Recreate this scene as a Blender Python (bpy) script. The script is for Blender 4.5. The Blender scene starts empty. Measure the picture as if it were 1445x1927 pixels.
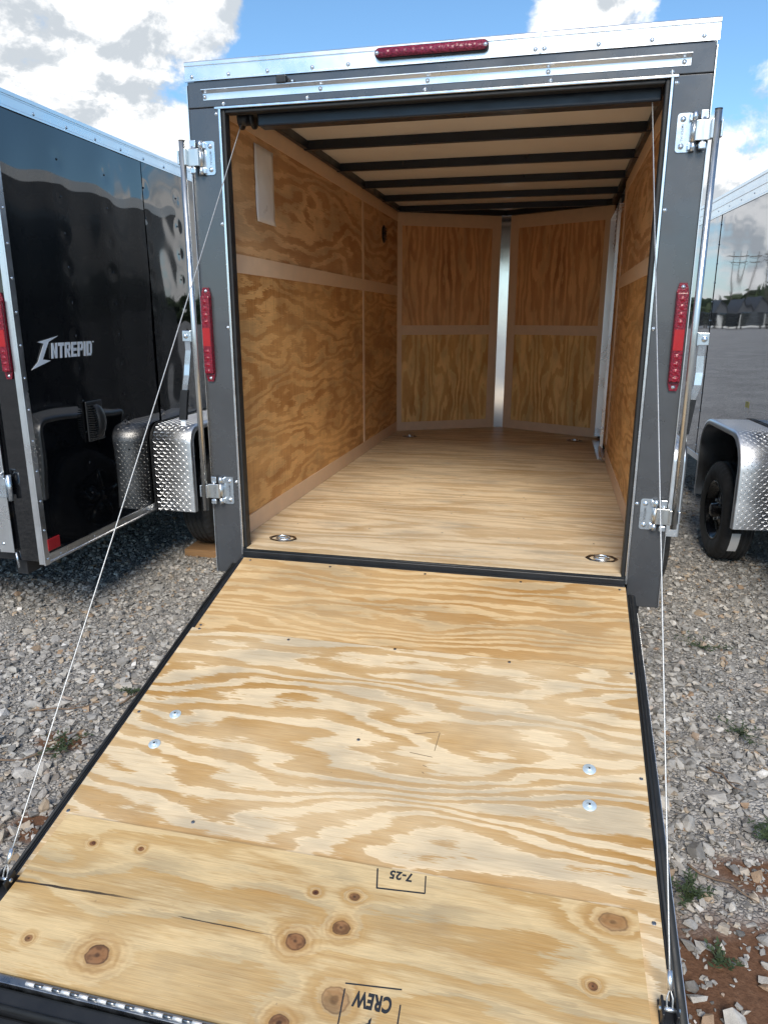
import bpy, bmesh, math, random
import numpy as np
from mathutils import Vector, Matrix

random.seed(7)
rng = np.random.default_rng(11)
R = math.radians
sc = bpy.context.scene
col = sc.collection

# ------------------------------------------------------------------ camera
G = 0.595                                   # height of the trailer datum above the gravel
cam_d = bpy.data.cameras.new('camera')
cam = bpy.data.objects.new('camera', cam_d)
col.objects.link(cam)
sc.camera = cam
cam_d.sensor_fit = 'HORIZONTAL'
cam_d.sensor_width = 36.0
cam_d.lens = 1353.5 / 1445 * 36.0
cam_d.clip_start = 0.02
cam_d.clip_end = 3000
cam.location = (0.5075, -2.908, 0.988 + G)
yaw, pitch = 0.2302, 0.2634
fw = Vector((-math.sin(yaw) * math.cos(pitch), math.cos(yaw) * math.cos(pitch), -math.sin(pitch)))
cam.rotation_euler = fw.to_track_quat('-Z', 'Y').to_euler()

# ------------------------------------------------------------------ node helpers
class Nt:
    """small expression builder on a node tree"""
    def __init__(s, tree):
        s.t = tree; s.n = tree.nodes; s.l = tree.links
    def new(s, typ, **kw):
        n = s.n.new(typ)
        for k, v in kw.items(): setattr(n, k, v)
        return n
    def put(s, inp, v):
        if isinstance(v, E): s.l.new(v.s, inp)
        elif v is not None: inp.default_value = v
    def m(s, op, a, b=0.0, c=None, clamp=False):
        n = s.new('ShaderNodeMath', operation=op); n.use_clamp = clamp
        s.put(n.inputs[0], a); s.put(n.inputs[1], b)
        if c is not None: s.put(n.inputs[2], c)
        return E(s, n.outputs[0])
    def vec(s, x, y, z):
        n = s.new('ShaderNodeCombineXYZ')
        for i, v in enumerate((x, y, z)): s.put(n.inputs[i], v)
        return E(s, n.outputs[0])
    def sep(s, v):
        n = s.new('ShaderNodeSeparateXYZ'); s.put(n.inputs[0], v)
        return [E(s, o) for o in n.outputs]
    def vm(s, op, a, b):
        n = s.new('ShaderNodeVectorMath', operation=op); s.put(n.inputs[0], a); s.put(n.inputs[1], b)
        return E(s, n.outputs['Value'] if op in ('DOT_PRODUCT', 'LENGTH', 'DISTANCE') else n.outputs[0])
    def noise(s, v, scale=1.0, detail=2.0, rough=.5, dist=0.0, color=False):
        n = s.new('ShaderNodeTexNoise'); s.put(n.inputs['Vector'], v)
        n.inputs['Scale'].default_value = scale; n.inputs['Detail'].default_value = detail
        n.inputs['Roughness'].default_value = rough; n.inputs['Distortion'].default_value = dist
        return E(s, n.outputs['Color' if color else 0])
    def voro(s, v, scale, feature='F1', out='Distance', rnd=1.0):
        n = s.new('ShaderNodeTexVoronoi', feature=feature); s.put(n.inputs['Vector'], v)
        n.inputs['Scale'].default_value = scale; n.inputs['Randomness'].default_value = rnd
        return E(s, n.outputs[out])
    def step(s, x, a, b):
        n = s.new('ShaderNodeMapRange', interpolation_type='SMOOTHSTEP'); s.put(n.inputs[0], x)
        n.inputs[1].default_value = a; n.inputs[2].default_value = b
        return E(s, n.outputs[0])
    def lin(s, x, a, b, c=0.0, d=1.0):
        n = s.new('ShaderNodeMapRange'); s.put(n.inputs[0], x)
        for i, v in enumerate((a, b, c, d)): n.inputs[i + 1].default_value = v
        return E(s, n.outputs[0])
    def ramp(s, f, stops, interp='LINEAR'):
        n = s.new('ShaderNodeValToRGB'); s.put(n.inputs[0], f); cr = n.color_ramp; cr.interpolation = interp
        while len(cr.elements) < len(stops): cr.elements.new(0.5)
        for e, (p, c) in zip(cr.elements, stops):
            e.position = p; e.color = (c[0], c[1], c[2], 1) if not isinstance(c, (int, float)) else (c, c, c, 1)
        return E(s, n.outputs[0])
    def mix(s, f, a, b, blend='MIX'):
        n = s.new('ShaderNodeMix', data_type='RGBA', blend_type=blend)
        s.put(n.inputs['Factor'], f)
        for k, v in (('A', a), ('B', b)):
            i = [q for q in n.inputs if q.name == k and q.type == 'RGBA'][0]
            s.put(i, v if isinstance(v, E) else (v[0], v[1], v[2], 1))
        return E(s, [o for o in n.outputs if o.type == 'RGBA'][0])
    def bump(s, h, strength=.3, dist=.01):
        n = s.new('ShaderNodeBump'); s.put(n.inputs['Height'], h)
        n.inputs['Strength'].default_value = strength; n.inputs['Distance'].default_value = dist
        return E(s, n.outputs[0])

class E:
    def __init__(s, nt, sock): s.nt = nt; s.s = sock
    def __add__(s, o): return s.nt.m('ADD', s, o)
    __radd__ = __add__
    def __sub__(s, o): return s.nt.m('SUBTRACT', s, o)
    def __rsub__(s, o): return s.nt.m('SUBTRACT', o, s)
    def __mul__(s, o): return s.nt.m('MULTIPLY', s, o)
    __rmul__ = __mul__
    def __truediv__(s, o): return s.nt.m('DIVIDE', s, o)

# ------------------------------------------------------------------ sky, sun, exposure
SUN_AZ, SUN_EL = R(174), R(41)              # compass angle from +y clockwise; sun veiled by cloud, behind the camera
world = bpy.data.worlds.new('World')
sc.world = world
world.use_nodes = True
w = Nt(world.node_tree)
for n in list(w.n): w.n.remove(n)
out = w.new('ShaderNodeOutputWorld')
bg = w.new('ShaderNodeBackground')
sky = w.new('ShaderNodeTexSky', sky_type='NISHITA')
sky.sun_disc = False
sky.sun_elevation = SUN_EL
sky.sun_rotation = SUN_AZ
sky.air_density = 1.0; sky.dust_density = 0.2; sky.ozone_density = 2.0
tc = w.new('ShaderNodeTexCoord')
d = E(w, tc.outputs['Generated'])
dx, dy, dz = w.sep(d)
BANKS = (((-.57, .79, .22), 16, .30), ((-.485, .84, .25), 60, .15), ((-.405, .857, .345), 500, .34), ((.004, .943, .350), 210, .46), ((.20, .96, .175), 90, .32),
         ((-.26, .91, .30), 50, -.26), ((-.13, .93, .34), 90, -.22), ((.15, .95, .31), 130, -.24), ((-.385, .88, .275), 260, -.22))
# cumulus: noise over the direction, with the cloud banks where they stand in the sky
dd_ = w.vm('MULTIPLY', d, (1.0, 1.0, 1.35))
warp = w.noise(dd_, 4.0, 2.0, .5, color=True)
dw = w.vm('ADD', dd_, w.vm('MULTIPLY', warp, (.10, .10, .10)))
big = w.noise(dw, 2.6, 2.0, .5)
fine = w.noise(dw, 9.0, 6.0, .62)
F = big * 0.85 + fine * 0.75 - 0.37
def blob(v, k, amp):
    v = Vector(v).normalized()
    dd = w.vm('DOT_PRODUCT', d, tuple(v))
    return w.m('EXPONENT', (dd - 1.0) * k) * amp
for v, k, a in BANKS:
    F = F + blob(v, k, a)
mask = w.step(F, .485, .60)
up = w.noise(w.vm('ADD', dw, (-0.010, -0.012, 0.030)), 9.0, 6.0, .62)   # the same noise a little nearer the light
lit = w.step((fine - up) * 3.0 + (fine - .5) * 1.1 + .5, .12, .66)
base = w.step(w.noise(w.vm('ADD', dw, (3.1, 1.7, .4)), 3.4, 2.0, .5), .42, .66)
ccol = w.mix(lit, (.47, .51, .55), (.92, .92, .915))
ccol = w.mix(base * .22, ccol, (.52, .57, .63))
skyc = w.new('ShaderNodeMix', data_type='RGBA', blend_type='MULTIPLY')
skyc.inputs['Factor'].default_value = 1.0
w.l.new(sky.outputs[0], [q for q in skyc.inputs if q.name == 'A' and q.type == 'RGBA'][0])
[q for q in skyc.inputs if q.name == 'B' and q.type == 'RGBA'][0].default_value = (.098, .126, .138, 1)
skyv = E(w, [o for o in skyc.outputs if o.type == 'RGBA'][0])
haze_lo = w.step(dz, .16, -.02)
skyv = w.mix(haze_lo * .75, skyv, (.60, .66, .72))
full = w.mix(mask, skyv, ccol)
w.put(bg.inputs[0], full)
bg.inputs[1].default_value = 1.0
w.l.new(bg.outputs[0], out.inputs[0])

sun_d = bpy.data.lights.new('sun', 'SUN')
sun_d.energy = 3.0
sun_d.angle = R(28)
sun_d.color = (1.0, .90, .76)
sun = bpy.data.objects.new('sun', sun_d)
col.objects.link(sun)
sv = Vector((math.sin(SUN_AZ) * math.cos(SUN_EL), math.cos(SUN_AZ) * math.cos(SUN_EL), math.sin(SUN_EL)))
sun.rotation_euler = sv.to_track_quat('Z', 'Y').to_euler()
sun.location = sv * 20

sc.view_settings.view_transform = 'Standard'
sc.view_settings.look = 'None'
sc.view_settings.exposure = 0.45
sc.view_settings.gamma = 1.0
sc.view_settings.use_curve_mapping = False
sc.render.engine = 'CYCLES'
sc.cycles.use_denoising = True
sc.cycles.max_bounces = 12
sc.cycles.use_adaptive_sampling = True
sc.cycles.adaptive_threshold = 0.02
sc.cycles.diffuse_bounces = 7
sc.cycles.glossy_bounces = 5
sc.cycles.caustics_reflective = False
sc.cycles.caustics_refractive = False

# ------------------------------------------------------------------ materials
def new_mat(name):
    m = bpy.data.materials.new(name); m.use_nodes = True
    t = Nt(m.node_tree)
    b = [n for n in t.n if n.type == 'BSDF_PRINCIPLED'][0]
    return m, t, b
def setp(b, **kw):
    names = dict(base='Base Color', rough='Roughness', metal='Metallic', spec='Specular IOR Level', coat='Coat Weight',
                 coatr='Coat Roughness', trans='Transmission Weight', ior='IOR', sub='Subsurface Weight')
    for k, v in kw.items():
        i = b.inputs[names[k]]
        i.default_value = (v[0], v[1], v[2], 1) if isinstance(v, tuple) else v
def obj_co(t):
    return E(t, t.new('ShaderNodeTexCoord').outputs['Object'])
def plain(name, base, rough=.5, metal=0.0, var=.10, vscale=9.0, bump=0.0, bscale=60, spec=.5, coat=0.0, streak=None):
    m, t, b = new_mat(name)
    setp(b, rough=rough, metal=metal, spec=spec, coat=coat)
    co = obj_co(t)
    if streak: co2 = t.vm('MULTIPLY', co, streak)
    else: co2 = co
    n = t.noise(co2, vscale, 5, .6)
    f = t.lin(n, .25, .75, 1 - var, 1 + var)
    c = t.mix(1.0, base, t.vec(f, f, f), 'MULTIPLY')
    t.put(b.inputs['Base Color'], c)
    r = t.lin(n, .3, .7, max(.02, rough * .75), min(1, rough * 1.3))
    t.put(b.inputs['Roughness'], r)
    if bump:
        t.put(b.inputs['Normal'], t.bump(t.noise(co2, bscale, 3, .6), .5, bump))
    return m

M = {}
M['charcoal'] = plain('charcoal_paint', (.088, .093, .101), .27, .45, .10, 5, .0014, 7, coat=.6)
M['black_paint'] = plain('black_paint', (.004, .0046, .006), .03, 0, .1, 3, 0, spec=.7, coat=.65)
M['grey_side'] = plain('grey_metal_paint', (.36, .375, .40), .02, .95, .04, 2)
M['alu'] = plain('aluminium', (.83, .84, .85), .30, 1.0, .06, 4)
M['alu_bright'] = plain('aluminium_bright', (.86, .87, .88), .22, 1.0, .05, 20)
M['alu_plate'] = plain('tread_plate', (.80, .82, .85), .40, 1.0, .06, 5)
M['zinc'] = plain('zinc_steel', (.66, .72, .78), .28, .95, .06, 20)
M['steel'] = plain('galvanised_tube', (.66, .67, .66), .30, 1.0, .10, 24, streak=(3, 3, .3))
M['black_steel'] = plain('black_steel', (.012, .013, .015), .38, 0, .2, 12, .0006, 140)
M['bow_steel'] = plain('navy_black_steel', (.010, .014, .021), .35, 0, .2, 12)
M['strip_alu'] = plain('polished_strip', (.82, .83, .84), .13, 1.0, .04, 6)
M['washer'] = plain('zinc_washer', (.62, .74, .82), .45, .5, .06, 60)
M['rubber'] = plain('black_rubber', (.011, .012, .013), .55, 0, .25, 20, .0008, 200)
M['tyre'] = plain('tyre_rubber', (.030, .030, .031), .72, 0, .25, 14, .0008, 160)
M['rim_black'] = plain('rim_black', (.006, .006, .007), .25, 0, .1, 10)
M['plastic'] = plain('black_plastic', (.014, .015, .017), .42, 0, .15, 30, .0005, 260)
M['cable'] = plain('wire_rope', (.52, .53, .53), .42, .75, .12, 180, .0006, 700)
M['white_vinyl'] = plain('white_vinyl', (.82, .88, .95), .35, 0, .04, 20)
M['alu_matte'] = plain('aluminium_matte', (.85, .86, .87), .55, .7, .05, 20)
M['ink'] = plain('stamp_ink', (.012, .016, .022), .8, 0, .35, 60)
M['ink_faint'] = plain('worn_ink', (.16, .115, .07), .8, 0, .5, 90)
M['luan'] = plain('strip_wood', (.72, .525, .36), .62, 0, .07, 16, .0005, 90, streak=(1, 1, 1))
M['ceiling'] = plain('ceiling_white', (.76, .735, .70), .5, 0, .03, 2)
M['paper'] = plain('paper_white', (.82, .81, .81), .35, 0, .05, 8, coat=.4)
M['plate_grey'] = plain('underside_steel', (.03, .03, .032), .7, 0, .3, 6)
M['block_wood'] = plain('block_wood', (.24, .135, .06), .8, 0, .3, 14, .002, 60, streak=(.5, 5, 5))
M['reflector'] = plain('red_reflector', (.34, .006, .010), .22, 0, .06, 200, .0008, 500, coat=.3)
M['red_tape'] = plain('red_tape', (.42, .012, .018), .35, 0, .08, 60)
M['twig'] = plain('dry_twig', (.16, .11, .075), .9, 0, .3, 30)
M['leaf'] = plain('weed_leaf', (.040, .062, .024), .6, 0, .35, 60)
M['tree_leaf'] = plain('tree_leaf', (.045, .065, .028), .8, 0, .4, .6)
M['pole_wood'] = plain('pole_wood', (.10, .085, .07), .9, 0, .2, 2)
M['shed_grey'] = plain('shed_roof', (.075, .08, .09), .7, 0, .1, 2)
M['shed_white'] = plain('shed_trim', (.62, .62, .60), .6, 0, .05, 2)
M['far_black'] = plain('far_trailer_black', (.012, .013, .015), .25, 0, .1, 2)
M['sticker_yellow'] = plain('sticker_yellow', (.72, .66, .20), .5, 0, .05, 40)
M['chrome_dark'] = plain('door_steel', (.30, .31, .32), .30, 1.0, .2, 30)

def lens_mat(name, base, rough):
    m, t, b = new_mat(name)
    setp(b, base=base, rough=rough + .12, spec=.4, coat=.4, coatr=.12)
    co = obj_co(t)
    v = t.voro(t.vm('MULTIPLY', co, (1, 1, 1)), 160, 'F1')
    t.put(b.inputs['Normal'], t.bump(v, .5, .003))
    c = t.mix(t.step(v, .1, .8), base, tuple(min(1, k * 2.4) for k in base))
    t.put(b.inputs['Base Color'], c)
    return m
M['lens'] = lens_mat('red_lens', (.085, .0015, .008), .12)
M['lens_led'] = lens_mat('red_led', (.12, .002, .009), .16)
M['lens_top'] = lens_mat('maroon_lens', (.10, .008, .022), .22)

def plywood(name, light, tan, dark, axes='xy', nb=13.0, amp=2.1, gs=(.9, 3.4), jag=.22, contrast=1.0, seed=0.0,
            rough=.55, knots=(), cracks=(), smudge=.18, fibre=.10, edge=(.30, .62), rings=1.0, saw=0.0, blotch=0.0, streak=.38):
    """rotary-cut veneer: contour bands of a stretched height field, torn edges, fibres, knots, splits"""
    m, t, b = new_mat(name)
    co = obj_co(t)
    x, y, z = t.sep(co)
    ax = dict(x=x, y=y, z=z)
    g, c = ax[axes[0]], ax[axes[1]]
    h0 = t.noise(t.vec(g * gs[0], c * gs[1], seed), 1.0, 1.5, .45, .35)
    h1 = t.noise(t.vec(g * gs[0] * 3.1, c * gs[1] * 3.3, seed + 7.3), 1.0, 2, .5)
    j = t.noise(t.vec(g * 15.0, c * 190.0, seed + 3.1), 1.0, 2, .6)
    j2 = t.noise(t.vec(g * 34.0, c * 420.0, seed + 9.1), 1.0, 1, .5)
    h2 = t.noise(t.vec(g * 5.5, c * 34.0, seed + 13.7), 1.0, 2, .5)
    h = h0 * (amp * 3.4) + h1 * (amp * 1.0) + c * nb + (h2 - .5) * (jag * 2.6) + (j - .5) * (jag * 2.4) + (j2 - .5) * (jag * 1.4)
    kmask = None; kring = None; khalo = None; kcore = None
    if knots: kn_ = t.noise(t.vec(g * 32, c * 40, seed), 1.0, 2, .6); kn2_ = t.noise(t.vec(g * 14, c * 17, seed + 4), 1.0, 2, .6)
    for (kx, ky, ra, rb, dk) in knots:
        q = t.vm('LENGTH', t.vec((g - kx) / (ra + 0.0), (c - ky) / (rb + 0.0), 0.0), (0, 0, 0))
        q = q + (kn_ - .5) * .45 + (kn2_ - .5) * .5
        gg = t.m('EXPONENT', q * q * -.30)
        h = h + gg * (1.5 * rings)
        disc = t.step(q, .95, .80) * dk
        ring = gg * (t.m('SINE', q * 12.0 + kn_ * 4.0) * .5 + .5) * t.lin(kn2_, .35, .65, .35, .95) * dk
        core = t.step(q, .34, .12) + t.step(t.m('ABSOLUTE', q - .86), .14, .02) * .8
        core = t.m('MINIMUM', core, 1.0) * disc
        hal = t.m('EXPONENT', q * q * -.42) * (.75 * dk)
        khalo = hal if khalo is None else t.m('MAXIMUM', khalo, hal)
        kcore = core if kcore is None else t.m('MAXIMUM', kcore, core)
        kmask = disc if kmask is None else t.m('MAXIMUM', kmask, disc)
        kring = ring if kring is None else t.m('MAXIMUM', kring, ring)
    fr = t.m('FRACT', h)
    band = t.ramp(fr, [(0.0, 0.0), (edge[0], .06), (edge[1], .80), (.90, 1.0), (.965, .75), (1.0, 0.0)])
    var = t.noise(t.vec(g * 1.3, c * 3.0, seed + 21), 1.0, 3, .55)
    bf = band * t.lin(var, .30, .70, .35 * contrast, 1.0 * contrast)
    lg_ = t.noise(t.vec(g * 2.1, c * 6.0, seed + 91), 1.0, 3, .6)
    li = t.mix(t.step(lg_, .40, .66), light, tuple(light[k] * (.70, .72, .76)[k] for k in range(3)))
    colr = t.mix(bf, li, tan)
    colr = t.mix(t.step(fr, edge[0] - .10, edge[0] - .01) * t.step(fr, edge[1], edge[0]) * .5, colr, tuple(min(.85, k * 1.12) for k in light))
    dk2 = t.step(var, .52, .80) * .55
    colr = t.mix(dk2 * band, colr, dark)
    st_ = t.noise(t.vec(g * 5.0, c * 130.0, seed + 37), 1.0, 3, .65)
    colr = t.mix(t.step(st_, .50, .74) * streak, colr, dark)
    colr = t.mix(t.step(st_, .46, .28) * streak * .8, colr, light)
    fib = t.noise(t.vec(g * 14.0, c * 520.0, seed + 31), 1.0, 2, .6)
    ff = t.lin(fib, .25, .75, 1 - fibre, 1 + fibre)
    colr = t.mix(1.0, colr, t.vec(ff, ff, ff), 'MULTIPLY')
    if saw:
        sw = t.noise(t.vec(g * 75.0, c * 2.2, seed + 61), 1.0, 3, .65)
        colr = t.mix(t.step(sw, .46, .72) * saw, colr, light)
        colr = t.mix(t.step(sw, .44, .26) * saw, colr, dark)
    if blotch:
        bl = t.noise(t.vec(g * 1.6, c * 2.0, seed + 71), 1.0, 4, .6)
        colr = t.mix(t.step(bl, .47, .68) * blotch, colr, dark)
    if kmask is not None:
        colr = t.mix(khalo, colr, (.43, .245, .085))
        colr = t.mix(kring, colr, (.25, .12, .035))
        colr = t.mix(kmask, colr, t.mix(t.step(kn_, .38, .6), (.085, .032, .015), (.23, .105, .045)))
        colr = t.mix(kcore * .85, colr, (.030, .012, .007))
    for (x0, x1, c0, sl, wd) in cracks:
        wob = (t.noise(t.vec(g * 7, seed, c0), 1.0, 3, .6) - .5) * .012
        dist = t.m('ABSOLUTE', c - c0 - g * sl + wob)
        lim = t.step(g, x0 - .02, x0 + .01) * t.step(g, x1 + .03, x1 - .16)
        wv = t.noise(t.vec(g * 18, 0.0, seed), 1.0, 2, .5) * wd + 0.0005
        cm = t.m('LESS_THAN', dist, wv * lim) * lim
        colr = t.mix(cm * .92, colr, (.03, .022, .018))
    if smudge:
        s1 = t.noise(t.vec(g * 2.4, c * 2.4, seed + 55), 1.0, 4, .65)
        sm = t.step(s1, .55, .78) * smudge
        colr = t.mix(sm, colr, (.20, .16, .115))
        sp = t.noise(t.vec(g * 60, c * 60, seed + 77), 1.0, 2, .5)
        colr = t.mix(t.step(sp, .76, .82) * .5, colr, (.10, .07, .05))
    t.put(b.inputs['Base Color'], colr)
    setp(b, spec=.35)
    t.put(b.inputs['Roughness'], t.lin(fib, .3, .7, rough * .85, min(1, rough * 1.15)))
    t.put(b.inputs['Normal'], t.bump(fib, .35, .0010))
    return m

CR, TN, DK = (.69, .555, .365), (.415, .235, .070), (.30, .145, .036)
M['ply_ramp_a'] = plywood('plywood_ramp_upper', (.62, .445, .240), (.40, .215, .066), DK, 'xy', 19, 2.2, (1.1, 3.6), .18, 1.0, 3.7, edge=(.40, .46), smudge=.26, streak=.24, fibre=.14)
M['ply_ramp_b'] = plywood('plywood_ramp', CR, TN, DK, 'xy', 13.0, 2.5, (.80, 3.4), .17, 1.1, 11.9, edge=(.46, .50), smudge=.30, streak=.22, fibre=.14)
fl = [(-.476, -1.725, .034, .026, .9), (-.018, -1.603, .030, .024, .9), (.082, -1.551, .024, .020, .8), (.719, -1.416, .042, .026, .55),
      (-.660, -1.454, .010, .008, 1.0), (-.516, -1.445, .009, .007, 1.0), (-.006, -1.476, .009, .007, 1.0), (.094, -1.469, .015, .011, .8),
      (.669, -1.572, .012, .010, .9), (.114, -1.707, .036, .030, .55), (.006, -1.780, .026, .022, .85), (-.668, -1.720, .011, .009, .8)]
M['ply_flap'] = plywood('plywood_flap', (.57, .43, .235), (.42, .255, .088), (.29, .145, .042), 'xy', 8.0, 1.8, (.8, 3.4), .20, 1.0, 5.3,
                        knots=fl, cracks=((-.83, -.40, -1.563, .035, .005), (-.83, -.55, -1.545, .06, .003), (-.32, -.02, -1.60, .0, .0022), (-.79, -.60, -1.383, -.02, .003)), smudge=.34, edge=(.3, .62), rings=1.1, streak=.30, fibre=.14)
M['ply_floor'] = plywood('plywood_floor', (.75, .615, .42), (.50, .345, .175), (.34, .205, .09), 'xy', 9, 2.2, (.40, 2.8), .24, 1.05, 31.0, smudge=.20, edge=(.32, .66), streak=.34)
WD = (.26, .105, .028)
M['ply_wall_lo'] = plywood('plywood_wall_lower', (.76, .455, .185), (.42, .170, .040), WD, 'yz', 11, 1.6, (1.4, 4.4), .22, .85, 17.0, fibre=.16, smudge=.25, saw=.36, blotch=.50, edge=(.42, .52), streak=.16)
M['ply_wall_up'] = plywood('plywood_wall_upper', (.72, .455, .235), (.42, .200, .075), (.26, .11, .04), 'yz', 9, 2.4, (.9, 2.6), .18, 1.1, 23.0, fibre=.12, saw=.15, blotch=.25, edge=(.38, .48), streak=.2)
M['ply_nose_lo'] = plywood('plywood_nose_lower', (.93, .61, .25), (.54, .235, .05), (.33, .14, .035), 'zx', 11, 1.8, (1.2, 4.2), .16, 1.0, 41.0, smudge=0, edge=(.42, .50), streak=.15)
M['ply_nose_up'] = plywood('plywood_nose_upper', (.80, .455, .21), (.50, .22, .082), (.22, .085, .03), 'zx', 14, 1.6, (1.0, 4.6), .15, 1.1, 47.0, smudge=0, edge=(.40, .52), streak=.15)

# ------------------------------------------------------------------ mesh helpers
class MB:
    def __init__(s): s.v = []; s.f = []; s.sm = []
    def add(s, vs, fs, smooth=False):
        o = len(s.v); s.v += [tuple(p) for p in vs]
        for f in fs: s.f.append(tuple(i + o for i in f)); s.sm.append(smooth)
        return s
    def box(s, a, b):
        x0, x1 = sorted((a[0], b[0])); y0, y1 = sorted((a[1], b[1])); z0, z1 = sorted((a[2], b[2]))
        v = [(x0, y0, z0), (x1, y0, z0), (x1, y1, z0), (x0, y1, z0), (x0, y0, z1), (x1, y0, z1), (x1, y1, z1), (x0, y1, z1)]
        return s.add(v, [(0, 3, 2, 1), (4, 5, 6, 7), (0, 1, 5, 4), (1, 2, 6, 5), (2, 3, 7, 6), (3, 0, 4, 7)])
    def cbox(s, a, b, c=.003):
        """box with chamfered edges"""
        bm = bmesh.new()
        x0, x1 = sorted((a[0], b[0])); y0, y1 = sorted((a[1], b[1])); z0, z1 = sorted((a[2], b[2]))
        bmesh.ops.create_cube(bm, size=1.0, matrix=Matrix.Translation(((x0 + x1) / 2, (y0 + y1) / 2, (z0 + z1) / 2)) @ Matrix.Diagonal((x1 - x0, y1 - y0, z1 - z0, 1)))
        c = min(c, (x1 - x0) * .45, (y1 - y0) * .45, (z1 - z0) * .45)
        bmesh.ops.bevel(bm, geom=list(bm.edges), offset=c, segments=2, profile=.5, affect='EDGES')
        return s.from_bm(bm)
    def from_bm(s, bm, smooth=False):
        bm.verts.index_update()
        s.add([v.co[:] for v in bm.verts], [[v.index for v in f.verts] for f in bm.faces], smooth); bm.free(); return s
    def prism(s, pts, axis, a, b, smooth=False):
        """2-D polygon extruded along an axis"""
        def P(p, t):
            if axis == 'x': return (t, p[0], p[1])
            if axis == 'y': return (p[0], t, p[1])
            return (p[0], p[1], t)
        n = len(pts)
        v = [P(p, a) for p in pts] + [P(p, b) for p in pts]
        f = [tuple(range(n))[::-1], tuple(range(n, 2 * n))] + [(i, (i + 1) % n, n + (i + 1) % n, n + i) for i in range(n)]
        return s.add(v, f, smooth)
    def tube(s, pts, r, n=8, cap=True, smooth=True):
        pts = [Vector(p) for p in pts]; rs = r if isinstance(r, (list, tuple)) else [r] * len(pts)
        rings = []; up = None
        for i, p in enumerate(pts):
            t = (pts[min(i + 1, len(pts) - 1)] - pts[max(i - 1, 0)]).normalized()
            if up is None: up = Vector((0, 0, 1)) if abs(t.z) < .9 else Vector((1, 0, 0))
            a = t.cross(up).normalized(); bb = t.cross(a).normalized(); up = a.cross(t).normalized()
            rings.append([p + (a * math.cos(2 * math.pi * k / n) + bb * math.sin(2 * math.pi * k / n)) * rs[i] for k in range(n)])
        o = len(s.v)
        s.add([q for rg in rings for q in rg], [(i * n + k, i * n + (k + 1) % n, (i + 1) * n + (k + 1) % n, (i + 1) * n + k) for i in range(len(pts) - 1) for k in range(n)], smooth)
        if cap:
            for base, rev in ((0, False), ((len(pts) - 1) * n, True)):
                f = tuple(o + base + k for k in range(n)); s.f.append(f if not rev else f[::-1]); s.sm.append(False)
        return s
    def lathe(s, prof, origin, axis='x', n=48, smooth=True, fn=None, closed=False):
        """profile of (radius, offset along axis)"""
        m = len(prof); vs = []
        for k in range(n):
            a = 2 * math.pi * k / n
            for i, (r, t) in enumerate(prof):
                rr, tt = (r, t) if fn is None else fn(r, t, i, k)
                c_, s_ = rr * math.cos(a), rr * math.sin(a)
                p = {'x': (tt, c_, s_), 'y': (c_, tt, s_), 'z': (c_, s_, tt)}[axis]
                vs.append((p[0] + origin[0], p[1] + origin[1], p[2] + origin[2]))
        mm = m if closed else m - 1
        fs = [(k * m + i, k * m + (i + 1) % m, ((k + 1) % n) * m + (i + 1) % m, ((k + 1) % n) * m + i) for k in range(n) for i in range(mm)]
        return s.add(vs, fs, smooth)
    def mesh(s, name, mat):
        me = bpy.data.meshes.new(name)
        me.from_pydata(s.v, [], s.f); me.update()
        me.polygons.foreach_set('use_smooth', s.sm)
        if mat: me.materials.append(M[mat] if isinstance(mat, str) else mat)
        bm = bmesh.new(); bm.from_mesh(me); bmesh.ops.recalc_face_normals(bm, faces=bm.faces); bm.to_mesh(me); bm.free()
        return me
    def build(s, name, mat, parent=None, loc=None):
        o = bpy.data.objects.new(name, s.mesh(name, mat)); col.objects.link(o)
        if parent is not None: o.parent = parent
        if loc is not None: o.location = loc
        return o

def tag(o, label=None, cat=None, group=None, kind=None):
    if label: o['label'] = label
    if cat: o['category'] = cat
    if group: o['group'] = group
    if kind: o['kind'] = kind
    return o
def empty(name, loc=(0, 0, 0), rz=0.0, parent=None):
    o = bpy.data.objects.new(name, None); col.objects.link(o); o.location = loc; o.rotation_euler = (0, 0, rz)
    o.empty_display_size = .1
    if parent: o.parent = parent
    return o
def put(name, me, parent, loc, rot=(0, 0, 0), sc_=1.0):
    o = bpy.data.objects.new(name, me); col.objects.link(o); o.parent = parent; o.location = loc; o.rotation_euler = rot
    o.scale = (sc_,) * 3
    return o
def B(name, mat, parent, *boxes, c=None, loc=None):
    mb = MB()
    for a, b in boxes:
        if c: mb.cbox(a, b, c)
        else: mb.box(a, b)
    return mb.build(name, mat, parent, loc)
ZG = (0, 0, G)

# a pan-head screw with a washer flange and cross slot, pointing along -y
def screw_mesh(r=.0062):
    mb = MB()
    mb.lathe([(0.0001, -.0052), (r * .45, -.0048), (r * .78, -.0032), (r * .9, -.0012), (r * 1.25, -.0010), (r * 1.3, 0.0)], (0, 0, 0), 'y', 10)
    mb.box((-r * .5, -.0056, -r * .1), (r * .5, -.0046, r * .1)); mb.box((-r * .1, -.0057, -r * .5), (r * .1, -.0047, r * .5))
    return mb.mesh('screw', 'zinc')
SCREW = screw_mesh()
def screw(parent, p, rot=(0, 0, 0), s=1.0): return put('screw', SCREW, parent, p, rot, s)

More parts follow.
